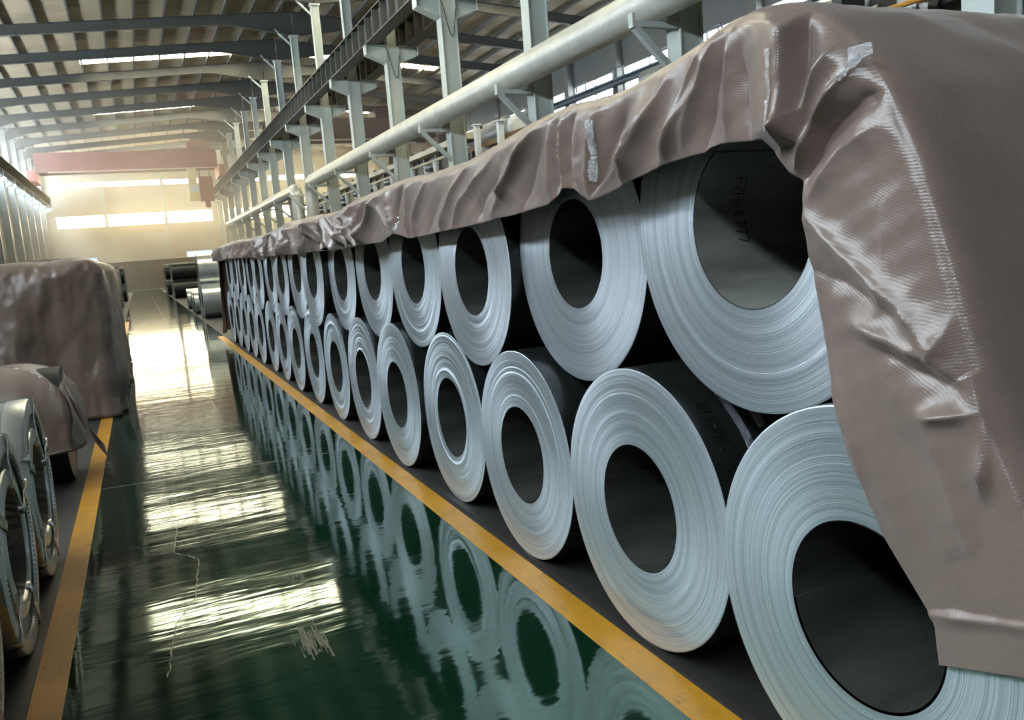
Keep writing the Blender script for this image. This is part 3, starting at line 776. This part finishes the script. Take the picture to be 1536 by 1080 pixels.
# top / end sheet: runs back over the coils and down behind them
xs = np.concatenate([np.array([.030, .042, .060, .090]), np.linspace(.13, CW+.09, 34)])
nx = len(xs)
TOP = np.empty((len(TT), nx, 3))
nrm = np.gradient(TT, axis=0); nrm = np.stack([nrm[:, 1], -nrm[:, 0]], 1); nrm /= np.linalg.norm(nrm, axis=1)[:, None]+1e-9
nrm *= np.sign(nrm[:, 1:]+.3*np.abs(nrm[:, :1])+1e-9)
out = nrm.copy()
out[(TT[:, 0] < 1.7) & (out[:, 0] > 0)] *= -1
for j, x in enumerate(xs):
    g = .024*(1-math.exp(-(x-.024)/.030))
    # the first coil of the top row sits a little back and stands higher
    bumpu = np.clip(1-np.abs(TT[:, 0]-1.93)/.55, 0, 1)
    k = g*(1-.9*np.clip(1-np.abs(TT[:, 0]-1.9)/.6, 0, 1))
    wr = .010*np.sin(TT[:, 0]*9+x*5)*np.sin(x*7+TT[:, 0]*3)+.006*np.sin(TT[:, 0]*31+x*13)+.004*np.sin(x*40+TT[:, 1]*25)
    k = k+wr*min(1, x/.25)*np.clip(.3+np.abs(TT[:, 0]-1.9)/1.2, 0, 1)
    TOP[:, j, 0] = XF-.004+x; TOP[:, j, 1] = TT[:, 0]+out[:, 0]*k; TOP[:, j, 2] = TT[:, 1]+np.maximum(out[:, 1], 0)*k+np.minimum(out[:, 1], 0)*k
for (y, z, R, r, dx) in UPP:
    for j, x in enumerate(xs):
        if XF+x < X0+dx-.02: continue
        dy = TOP[:, j, 1]-y; m = np.abs(dy) < R*.93
        TOP[m, j, 2] = np.maximum(TOP[m, j, 2], z+np.sqrt(R*R-dy[m]**2)+.006)
(cy0, cr0) = LOW[0][0], LOW[0][1]
for j in range(nx):
    dy = TOP[:, j, 1]-cy0; dz = TOP[:, j, 2]-(cr0+.02); dd = np.hypot(dy, dz); m = (dd < cr0+.016) & (TOP[:, j, 2] < 1.2) & (dy < 0)
    f_ = np.where(m, (cr0+.016)/np.maximum(dd, 1e-6), 1); TOP[:, j, 1] = cy0+dy*f_; TOP[:, j, 2] = cr0+.02+dz*f_
BK = np.empty((len(TT), 8, 3))
for j, t in enumerate(np.linspace(.06, 1, 8)):
    BK[:, j, 0] = XF+CW+.09+.03*math.sqrt(t); BK[:, j, 1] = TOP[:, -1, 1]; BK[:, j, 2] = TOP[:, -1, 2]*(1-t)+np.minimum(.06, TOP[:, -1, 2])*t
SH = np.concatenate([FL[:, ::-1], TOP, BK], 1)
tarp = link('tarpaulin', grid_mesh('tarpaulin', SH, M['tarp']))
sm = tarp.modifiers.new('thickness', 'SOLIDIFY'); sm.thickness = .0025; sm.offset = 0
tag(tarp, 'long brown woven tarpaulin draped over the two rows of steel coils', 'tarpaulin')
def tape_strip(poly, w, label=None, on_top=None):
    pts = []
    for k in range(len(poly)-1):
        L = math.dist(poly[k], poly[k+1]); n = max(3, int(L/.006))
        for t in np.linspace(0, 1, n, endpoint=(k == len(poly)-2)): pts.append(np.array(poly[k])*(1-t)+np.array(poly[k+1])*t)
    pts = np.array(pts); d = np.gradient(pts, axis=0); d /= np.linalg.norm(d, axis=1)[:, None]; nn = np.stack([-d[:, 1], d[:, 0]], 1)
    P = np.empty((len(pts), 6, 3))
    for j, t in enumerate(np.linspace(-.5, .5, 6)):
        q = pts+nn*(w*t+rng.normal(size=len(pts))[:, None]*.0012); dd = flap_disp(q[:, 0], q[:, 1])
        P[:, j, 0] = XF-.004-dd-.006-np.abs(rng.normal(size=len(pts)))*.0035; P[:, j, 1:] = q
    return link('packing_tape', grid_mesh('packing_tape', P, M['tape'], False), tarp)
for poly, w in (([(1.652,2.03),(1.655,1.94),(1.657,1.825)], .026), ([(2.951,1.80),(2.95,1.88),(2.946,1.99)], .030), ([(2.655,1.80),(2.63,1.9),(2.609,2.013)], .022),
                ([(1.43,1.965),(1.48,1.925)], .022), ([(5.24,1.74),(5.2,1.84)], .03), ([(7.3,1.71),(7.28,1.84)], .04), ([(1.46,1.972),(1.40,1.975)], .03)):
    tape_strip(poly, w)

# ------------------------------------------------------------------ left side: covered stack, covered coil, wrapped coils
def draped(name, label, x0, x1, y0, y1, zb, zt, rt, rc, amp, mat, seed, flare=.0, zb_far=None):
    rs = np.random.default_rng(seed)
    # perimeter of a rounded rectangle
    per = []
    def arc(cx, cy, a0, a1, n=12):
        for a in np.linspace(a0, a1, n): per.append((cx, cy, math.cos(a), math.sin(a)))
    def line(p, q, nx_, ny_, n):
        for t in np.linspace(0, 1, n)[1:-1]: per.append((p[0]*(1-t)+q[0]*t, p[1]*(1-t)+q[1]*t, nx_, ny_))
    c = rc
    arc(x1-c, y0+c, -PI/2, 0); line((x1-c, y0+c), (x1-c, y1-c), 1, 0, 60); arc(x1-c, y1-c, 0, PI/2)
    line((x1-c, y1-c), (x0+c, y1-c), 0, 1, 30); arc(x0+c, y1-c, PI/2, PI); line((x0+c, y1-c), (x0+c, y0+c), -1, 0, 60)
    arc(x0+c, y0+c, PI, PI*1.5); line((x0+c, y0+c), (x1-c, y0+c), 0, -1, 70)
    per = np.array(per); n = len(per)
    rows = []
    for t in np.linspace(0, 1, 34): rows.append((0.0, zb+(zt-rt-zb)*t, 1-t))
    for a in np.linspace(0, PI/2, 12)[1:]: rows.append((rt*(1-math.cos(a)), zt-rt+rt*math.sin(a), 0))
    half = min(x1-x0, y1-y0)/2
    for t in np.linspace(0, 1, 8)[1:]: rows.append((rt+(half-rt-.01)*t, zt+.01*t, 0))
    P = np.empty((n, len(rows), 3)); s = np.arange(n)
    ph = rs.uniform(0, 6.28, 8)
    for j, (ins, z, low) in enumerate(rows):
        for i in range(n):
            bx, by, nx_, ny_ = per[i]
            px, py = bx+nx_*c, by+ny_*c
            f = max(0, 1-ins/max(rt, .05))
            w = amp*f*(mnoise.noise(Vector((px*2.3, py*2.3, z*1.6+seed)))*1.5+.7*mnoise.noise(Vector((px*6, py*6, z*3+seed)))
                       +(.25+low)*.8*math.sin(px*9+py*11+ph[0]+z*2)+ .35*mnoise.noise(Vector((px*15, py*15, z*15))))
            d = w+flare*low**2
            qx = min(max(px-nx_*ins, x0+min(ins, half)), x1-min(ins, half)); qy = min(max(py-ny_*ins, y0+min(ins, half)), y1-min(ins, half))
            P[i, j] = (qx+nx_*d, qy+ny_*d, z+.02*mnoise.noise(Vector((px*3, py*3, seed)))*(1-low)+(.03*math.sin(px*13+py*7) if j == 0 and zb > .1 else 0))
    me = grid_mesh(name, P, mat, True, True)
    o = link(name, me); m_ = o.modifiers.new('thickness', 'SOLIDIFY'); m_.thickness = .003; m_.offset = -1
    return o
o = draped('tarpaulin', '', -2.25, -.345, 10.2, 16.6, .01, 1.81, .22, .14, .045, M['tarp_left'], 3)
tag(o, 'brown tarpaulin hanging to the floor over the tall stack left of the aisle', 'tarpaulin')
o = draped('tarpaulin', '', -2.10, -.585, 6.86, 7.90, .30, .955, .42, .06, .022, M['tarp_left'], 8)
tag(o, 'small brown tarpaulin over the single coil left of the aisle, behind the wrapped coils', 'tarpaulin')
# its loose corner flap curling out over the yellow line
P = np.empty((26, 9, 3))
for i, t in enumerate(np.linspace(0, 1, 26)):
    wdt = .20*(1-.75*t)
    for j, q in enumerate(np.linspace(0, 1, 9)):
        P[i, j] = (-.60+.21*t**1.6-.02*q, 6.92+wdt*q, .86-.60*t+.05*math.sin(q*3+t*5))
fl_ = link('loose_flap', grid_mesh('loose_flap', P, M['tarp_left']), o); fl_.modifiers.new('t', 'SOLIDIFY').thickness = .003
# dark coil under the small tarpaulin
def plain_coil(loc, R, r, W, label, group, wrap, face, seg=64, name='steel_coil', rings=18, amp=.004, parts=True):
    t = thing(name, label, 'steel coil', loc, group)
    rad = np.linspace(r, R, rings); off = smooth_noise(rings, 4)*amp; off -= off.min()
    a = np.linspace(0, 2*PI, seg, endpoint=False)
    P = np.empty((seg, rings, 3)); P[:, :, 0] = off; P[:, :, 1] = rad*np.cos(a)[:, None]; P[:, :, 2] = rad*np.sin(a)[:, None]
    f = grid_mesh('wound_face', P, M[face], True, True); f.flip_normals()
    link('wound_face', f, t)
    link('outer_wrap', wall_mesh('outer_wrap', R, W, seg, M[wrap], random.uniform(0, 6), .002, float(off[-1]), True), t)
    link('inner_wrap', wall_mesh('inner_wrap', r, W, seg, M['bore'], random.uniform(0, 6), .004, float(off[0]), False), t)
    P = np.empty((seg, 2, 3)); P[:, :, 0] = W
    for j, q in enumerate((r, R)): P[:, j, 1] = q*np.cos(a); P[:, j, 2] = q*np.sin(a)
    link('rear_face', grid_mesh('rear_face', P, M[face], False, True), t)
    return t
def flipx(t): t.scale = (-1, 1, 1); return t
def copy_tree(o, parent=None):
    c = o.copy(); COL.objects.link(c)
    if parent: c.parent = parent
    for ch in o.children: copy_tree(ch, c)
    return c
c = plain_coil((-.66, 7.38, .455), .455, .24, 1.3, 'dark steel coil hidden under the small brown tarpaulin, its lower side showing', None, 'wrap', 'wrap'); c.rotation_euler = (0, 0, PI)

def wrapped_coil(loc, R, label, group):
    t = thing('wrapped_coil', label, 'steel coil', loc, group)          # face at local x=0, looking to +x; body behind
    r, Wd, seg = .25, 1.35, 80
    a = np.linspace(0, 2*PI, seg, endpoint=False)
    def lathe(name, prof, mat):
        P = np.empty((seg, len(prof), 3))
        for j, (x, q) in enumerate(prof): P[:, j, 0] = x; P[:, j, 1] = q*np.cos(a); P[:, j, 2] = q*np.sin(a)
        me = grid_mesh(name, P, mat, True, True); me.set_sharp_from_angle(angle=math.radians(35)); return link(name, me, t)
    lathe('outer_wrap', [(-Wd, R-.012), (-.01, R-.012)], M['galv_dark'])
    lathe('face_cover', [(-.014, R-.012), (-.016, R-.1), (-.022, R-.15), (-.022, r+.06), (-.016, r)], M['cover'])
    lathe('edge_ring', [(-.10, R-.011), (-.10, R-.002), (-.012, R), (.0, R-.006), (.006, R-.03), (.004, R-.075), (-.006, R-.082), (-.014, R-.078)], M['galv'])
    lathe('inner_ring', [(-.012, r+.075), (-.004, r+.07), (.003, r+.03), (0, r+.004), (-.012, r-.004), (-.12, r-.006), (-.12, r-.001)], M['galv'])
    lathe('bore_sleeve', [(-.012, r), (-Wd, r)], M['galv_dark'])
    lathe('rear_face', [(-Wd, r), (-Wd, R-.012)], M['cover'])
    lathe('band', [(-.20, R-.012), (-.20, R-.002), (-.16, R-.002), (-.16, R-.012)], M['strap'])
    lathe('band', [(-.85, R-.012), (-.85, R-.002), (-.81, R-.002), (-.81, R-.012)], M['strap'])
    b = MB()
    for k in range(110):
        q = 2*PI*k/110; c_, s_ = math.cos(q), math.sin(q)
        p0 = Vector((.002, (R-.082)*c_, (R-.082)*s_)); p1 = Vector((.001, (R-.062)*c_, (R-.062)*s_)); b.bar(p0, p1, .010, .010)
    b.obj('crimped_edge', M['galv'], t)['kind'] = 'stuff'
    for k, q in enumerate((.35, 1.35, 2.6, 3.9, 5.1)):
        b = MB(); c_, s_ = math.cos(q), math.sin(q)
        def pt(x, rr): return Vector((x, rr*c_, rr*s_))
        tang = Vector((0, -s_, c_))*.022
        path = [(-Wd*.5, R+.002), (-.02, R+.004), (.010, R-.004), (.012, R-.05), (.004, (R+r)/2), (.012, r+.03), (.006, r-.006), (-.25, r-.008)]
        vs = []
        for x, rr in path: p = pt(x, rr); vs += [p-tang, p+tang]
        b.add(vs, [(2*i, 2*i+1, 2*i+3, 2*i+2) for i in range(len(path)-1)], False)
        o = b.obj('strap', M['strap'], t); m_ = o.modifiers.new('t', 'SOLIDIFY'); m_.thickness = .0025
    # crumpled liner of the bore mouth
    P = np.empty((60, 5, 3))
    for i in range(60):
        q = 2*PI*i/59
        for j, x in enumerate(np.linspace(-.01, -.22, 5)):
            rr = r-.012-.014*abs(math.sin(q*13+j*.6))*(j+1)/3; P[i, j] = (x, rr*math.cos(q), rr*math.sin(q))
    link('bore_liner', grid_mesh('bore_liner', P, M['galv_dark'], False), t)
    return t
wrapped_coil((-.625, 5.03, .487), .487, 'galvanised wrapped coil with bright edge ring, in front of the small tarpaulin', 'wrapped coils left of the aisle')
wrapped_coil((-.625, 4.03, .480), .480, 'galvanised wrapped coil with crimped edge ring, second from the camera on the left', 'wrapped coils left of the aisle')
wrapped_coil((-.640, 3.03, .480), .480, 'galvanised wrapped coil cut by the left edge, nearest to the camera', 'wrapped coils left of the aisle')

# ------------------------------------------------------------------ coils further down the aisle
WORDS = iter(ORD*6)
def stack(x, ys, R, wrap, face, lab, group, flip, top=True, Wd=1.5):
    for k, y in enumerate(ys):
        c = plain_coil((x, y, R), R, .25, Wd, '%s, bottom layer, %s in line' % (lab, ORD[k]), group, wrap, face, 48, rings=10)
        if flip: c.rotation_euler = (0, 0, PI)
    if top:
        for k in range(len(ys)-1):
            if ys[k+1]-ys[k] > 2.05*R: continue
            h = (ys[k+1]-ys[k])/2; z = R+math.sqrt(4*R*R-h*h)
            c = plain_coil((x, (ys[k]+ys[k+1])/2, z+.001), R, .25, Wd, '%s, top layer, %s in line' % (lab, ORD[k]), group, wrap, face, 48, rings=10)
            if flip: c.rotation_euler = (0, 0, PI)
stack(1.74, [27.6, 28.70], .545, 'galv', 'galv', 'silver coil beyond the long tarpaulin', 'silver coils beyond the long row', False)
stack(1.66, [30.9, 32.0, 35.2], .40, 'galv', 'galv_dark', 'small silver coil behind the silver stack', 'small silver coils on the right', False, False)
stack(1.72, [49.4+1.07*k for k in range(4)], .53, 'wrap', 'galv_dark', 'dark coil of the nearer right stack', 'dark coils far right', False)
stack(1.62, [58.0+1.07*k for k in range(5)], .53, 'wrap', 'galv_dark', 'dark coil of the farther right stack', 'dark coils far right', False)
stack(-.80, [40.6+1.07*k for k in range(5)], .53, 'wrap', 'galv_dark', 'dark coil of the nearer left stack', 'dark coils far left', True)
stack(-.74, [52.0+1.07*k for k in range(6)], .53, 'wrap', 'galv_dark', 'dark coil of the farther left stack', 'dark coils far left', True)
# ------------------------------------------------------------------ pipes along the right columns
PXC, PZC, PR = 9.05, 5.70, .345
def elbow(y_end, direction):
    pts = []
    for a in np.linspace(0, PI/2, 9): pts.append((PXC, y_end+direction*(.6*math.sin(a)), PZC-.6*(1-math.cos(a))))
    return pts
t = thing('lagged_pipe', 'big silver pipe carried on brackets along the right columns, near length', 'pipe', (0, 0, 0))
b = MB(); b.tube([(PXC, 4.0, PZC), (PXC, 44.7, PZC)], PR, 28); b.obj('pipe_run', M['pipe'], t)
b = MB(); b.tube(elbow(44.7, 1)+[(PXC, 45.3, 0.0)], PR, 28); b.obj('pipe_drop', M['pipe'], t)
b = MB()
ring = MB(); ring.tube([(0, -.03, 0), (0, .03, 0)], PR+.012, 28); rmesh = ring.mesh('pipe_joint', M['pipe'])
for y in (9.4, 45.0-.35): link('pipe_joint', rmesh, t, (PXC, y, PZC))
t = thing('lagged_pipe', 'big silver pipe along the right columns, far length beyond the drop', 'pipe', (0, 0, 0))
b = MB(); b.tube([(PXC, 50.0, PZC), (PXC, 88.0, PZC)], PR, 28); b.obj('pipe_run', M['pipe'], t)
b = MB(); b.tube(elbow(50.0, -1)+[(PXC, 49.4, 0.0)], PR, 28); b.obj('pipe_drop', M['pipe'], t)
# thin cables looping on the columns
for k in (2, 3, 4):
    b = MB(); y = COL_Y[k]-.24; pts = [(9.46+.5*q, y-.02, 9.2-1.6*math.sin(q*PI)*q-.3*q) for q in np.linspace(0, 1, 14)]
    b.tube(pts, .015, 6); tag(b.obj('cable', M['plant']), 'thin dark cable hanging on the %s column of the right row' % ORD[k], 'cable')

# ------------------------------------------------------------------ overhead cranes
def crane(y, x0, x1, label, cabx, red='red'):
    t = thing('bridge_crane', label, 'crane', (0, y, 0))
    for yo, nm in ((-1.5, 'bridge_girder'), (1.5, 'bridge_girder')):
        b = MB(); b.box(x0+.4, x1-.4, yo-.3, yo+.3, 11.45, 13.1); b.box(x0+.4, x1-.4, yo-.36, yo+.36, 13.1, 13.14); b.box(x0+.4, x1-.4, yo-.36, yo+.36, 11.41, 11.45)
        b.obj(nm, M[red], t)
    for x in (x0, x1):
        b = MB(); b.box(x-.3, x+.45 if x < x1 else x+.3, -2.3, 2.3, 10.55, 11.6); b.obj('end_truck', M[red], t)
    b = MB(); b.box(x0+1.4, x1-2.3, -1.86, -1.80, 11.30, 11.42); b.obj('walkway_rail', M['cream'], t)
    b = MB(); b.box(x0+1.4, x1-2.3, -1.92, -1.86, 10.92, 11.04); b.obj('walkway_rail', M['cream'], t)
    b = MB(); b.box(cabx+.4, cabx+2.6, -1.2, 1.2, 13.2, 14.0); b.box(cabx+.8, cabx+2.0, -.8, .8, 14.0, 14.3); b.obj('trolley', M[red], t)
    b = MB(); b.box(cabx+1.1, cabx+2.4, -1.0, .2, 8.2, 10.6); b.box(cabx+1.5, cabx+2.0, -.7, -.1, 7.6, 8.2); b.obj('hoist_block', M[red], t)
    b = MB()
    for dx in (1.3, 2.2): b.tube([(cabx+dx, -.4, 10.5), (cabx+dx, -.4, 13.2)], .04, 6)
    b.obj('hoist_rope', M['plant'], t)
    b = MB(); b.box(cabx, cabx+1.0, -1.9, -.7, 8.25, 9.85); b.box(cabx+.1, cabx+.9, -1.5, -1.0, 9.85, 11.4); cb = b.obj('cab', M['cab'], t)
    b = MB(); b.box(cabx+.12, cabx+.88, -1.94, -1.9, 9.0, 9.7); b.obj('cab_window', M['white'], cb)
crane(89.5, -7.75, 8.95, 'faded red overhead travelling crane spanning the main bay near the far end', 5.6)
crane(72.0, 10.75, 25.9, 'shade-darkened red overhead crane in the next bay seen between the far right columns', 20.0, 'red_shaded')
# second bay: runway beam in front of the clerestory with hand rail hoops
rb = runway(26.7, 4, 100, 'slate blue runway girder in front of the high windows of the next bay', 0, 10.22, .28, 'bluepaint')
hb = MB(); hb.tube([(.4, 0, -.1), (0, 0, -.1), (0, 0, .42), (0, .12, .5), (0, 1.0, .5), (0, 1.12, .42), (0, 1.12, .0)], .045, 8); hm = hb.mesh('rail_hoop', M['bluepaint'])
for k, y in enumerate(np.arange(32, 70, 4.3)):
    link('rail_hoop', hm, rb, (-.4, float(y), 10.55))

# ------------------------------------------------------------------ process line in the next bay
t = thing('overhead_duct', 'long cream duct running behind the right columns in the next bay', 'duct')
b = MB(); b.box(12.75, 13.25, 31.5, 70, 5.92, 6.14); b.obj('duct_run', M['cream'], t)
b = MB(); b.tube([(13.0, 31.8, 5.62), (13.0, 70, 5.62)], .07, 10); b.obj('feed_pipe', M['cream'], t)
hang = MB(); hang.box(12.95, 13.05, -.04, .04, 5.6, 5.95); hg = hang.mesh('hanger', M['plant'])
for y in np.arange(32.5, 69, 3): link('hanger', hg, t, (0, float(y), 0))
post = MB(); post.tube([(0, 0, 0), (0, 0, 5.48)], .13, 14); post.tube([(0, 0, 5.48), (0, 0, 5.54)], .17, 14); pm = post.mesh('riser', M['white'])
ringm = MB(); ringm.tube([(0, 0, -.06), (0, 0, .06)], .26, 14); rgm = ringm.mesh('black_ring', M['plant'])
ringw = MB(); ringw.tube([(0, 0, -.03), (0, 0, .03)], .20, 14); rgw = ringw.mesh('pale_flange', M['white'])
armb = MB(); armb.bar((0, 0, 5.0), (.9, 0, 5.0), .12, .12); arm = armb.mesh('side_arm', M['plant'])
for k, y in enumerate(np.arange(32.6, 64, 1.75)):
    o = thing('riser_stack', 'white riser with black rings behind the right columns, %s from the near end' % (ORD[k] if k < 20 else 'last'), 'pipe riser', (13.0+.15*(k % 2), float(y), 0), 'ringed risers of the process line')
    link('riser', pm, o)
    for z in (4.35, 4.65, 4.95, 5.25): link('black_ring', rgm, o, (.35*(k % 2)-.1, .55, z))
    for z in (4.5, 4.8, 5.1): link('pale_flange', rgw, o, (.35*(k % 2)-.1, .55, z))
    b = MB(); b.tube([(.35*(k % 2)-.1, .55, 0), (.35*(k % 2)-.1, .55, 5.4)], .07, 8); b.obj('spindle', M['plantgrey'], o)
    link('side_arm', arm, o)
t = thing('process_furnace', 'long dark ribbed furnace housing standing behind the ringed risers', 'furnace', (18.0, 0, 0))
b = MB(); b.box(-1.6, 1.6, 36, 80, 0, 7.2); b.obj('housing', M['plant'], t)
b = MB(); b.box(-1.75, -1.6, 36, 80, 5.6, 5.75); b.box(-1.75, -1.6, 36, 80, 6.9, 7.05); b.obj('waling', M['girder'], t)
rb_ = MB(); rb_.box(-1.78, -1.6, -.12, .12, 0, 7.5); rbm = rb_.mesh('rib', M['girder'])
for y in np.arange(36.2, 80, 2.2): link('rib', rbm, t, (0, float(y), 0))
b = MB(); b.tube([(-1.0, 36.5, 7.5), (-1.0, 79, 7.5)], .18, 12); b.tube([(.2, 36.5, 7.65), (.2, 79, 7.65)], .30, 12); b.obj('top_pipe', M['plantgrey'], t)
t = thing('storage_tank', 'grey horizontal tank with a pale round end behind the columns', 'tank', (13.6, 28.4, 5.9))
b = MB(); b.tube([(0, 0, 0), (0, 6, 0)], .42, 24); b.obj('shell', M['plantgrey'], t)
b = MB(); b.tube([(0, -.14, 0), (0, -.08, 0), (0, 0, 0)], [.30, .39, .43], 24); b.obj('end_cap', M['white'], t)
b = MB(); b.box(-.3, .3, .6, .8, -5.9, -.35); b.box(-.3, .3, 5.2, 5.4, -5.9, -.35); b.obj('saddle', M['plant'], t)
t = thing('brown_pipe_rail', 'brown rail with dark fittings above the tarpaulin, between two columns', 'rail', (13.0, 0, 0))
b = MB(); b.box(-.12, .12, 24.5, 32.0, 5.38, 5.58); b.obj('rail', M['rust'], t)
for k in range(20):
    y = 24.6+k*.37; b = MB(); z = 5.15+random.uniform(-.2, .1)
    if k % 3: b.tube([(random.uniform(-.3, .1), y, z), (random.uniform(.1, .5), y+.1, z)], random.uniform(.08, .17), 10)
    else: b.box(-.2, .2, y-.12, y+.12, z-.2, z+.2)
    b.obj('fitting', M[('plant', 'plantgrey', 'plant', 'white')[k % 4]], t)
b = MB(); b.box(-.05, .05, 24.5, 32.0, 4.65, 4.8); b.box(-.1, .1, 24.6, 24.8, 0, 5.4); b.box(-.1, .1, 31.7, 31.9, 0, 5.4); b.obj('support', M['plant'], t)
for k, y in enumerate((27.9, 30.1)):
    b = MB(); b.box(12.55, 12.75, y-.11, y+.11, 0, 6.0+.2*k); b.box(12.5, 12.8, y-.18, y+.18, 6.0+.2*k, 6.06+.2*k)
    tag(b.obj('white_post', M['white']), ('white square post at the brown rail, the nearer one', 'white square post at the brown rail, the farther one')[k], 'post')
# near equipment over the right end of the tarpaulin
t = thing('gas_train', 'grey and black pipework with orange gas lines beside the nearest column', 'pipework', (13.0, 0, 0))
b = MB(); b.tube([(0, 12.2, 5.62), (0, 19.0, 5.62)], .26, 18); b.obj('main_pipe', M['plantgrey'], t)
b = MB(); b.tube([(0, 12.0, 5.62), (0, 12.22, 5.62)], [.30, .33], 18); b.obj('flange', M['plant'], t)
b = MB(); b.tube([(-.2, 9.0, 5.18), (-.2, 19, 5.36)], .05, 8); b.tube([(.1, 9.3, 4.9), (.1, 10.6, 4.95)], .05, 8); b.tube([(.1, 10.0, 4.2), (.1, 10.0, 4.95)], .05, 8); b.obj('gas_line', M['orange'], t)
b = MB(); b.tube([(0, 10.42, 7.5), (0, 10.42, 5.25), (0, 10.36, 5.08), (0, 10.2, 5.0)], .15, 14); b.obj('riser', M['white'], t)
b = MB(); b.tube([(0, 10.0, 5.02), (0, 9.3, 5.02)], .17, 16); b.tube([(0, 10.2, 5.02), (0, 10.0, 5.02)], .24, 16); b.obj('motor', M['plant'], t)
b = MB(); b.box(.1, .5, 10.7, 11.1, 4.6, 5.7); b.obj('cabinet', M['plantgrey'], t)
b = MB()
for k in range(9): b.tube([(-.1+.05*k, 10.9+.16*k, 5.0+.06*(k % 3)), (.15, 11.0+.16*k, 5.15)], .07, 8)
b.tube([(-.1, 11.3, 5.3), (-.1, 13.0, 5.3)], .09, 10); b.obj('valve', M['plant'], t)
b = MB(); b.box(-.1, .1, 9.2, 9.35, 0, 4.95); b.box(-.1, .1, 18.5, 18.65, 0, 5.4); b.box(-.1, .1, 12.4, 12.6, 0, 5.4); b.obj('stand', M['plant'], t)
b = MB(); b.tube([(12.6, 8.5, 4.7), (12.6, 8.75, 4.72), (12.9, 8.8, 4.7)], .22, 12); b.tube([(12.6, 8.6, 0), (12.6, 8.6, 4.7)], .08, 8)
tag(b.obj('valve_head', M['plant']), 'black valve head at the right edge beside the nearest column', 'valve')
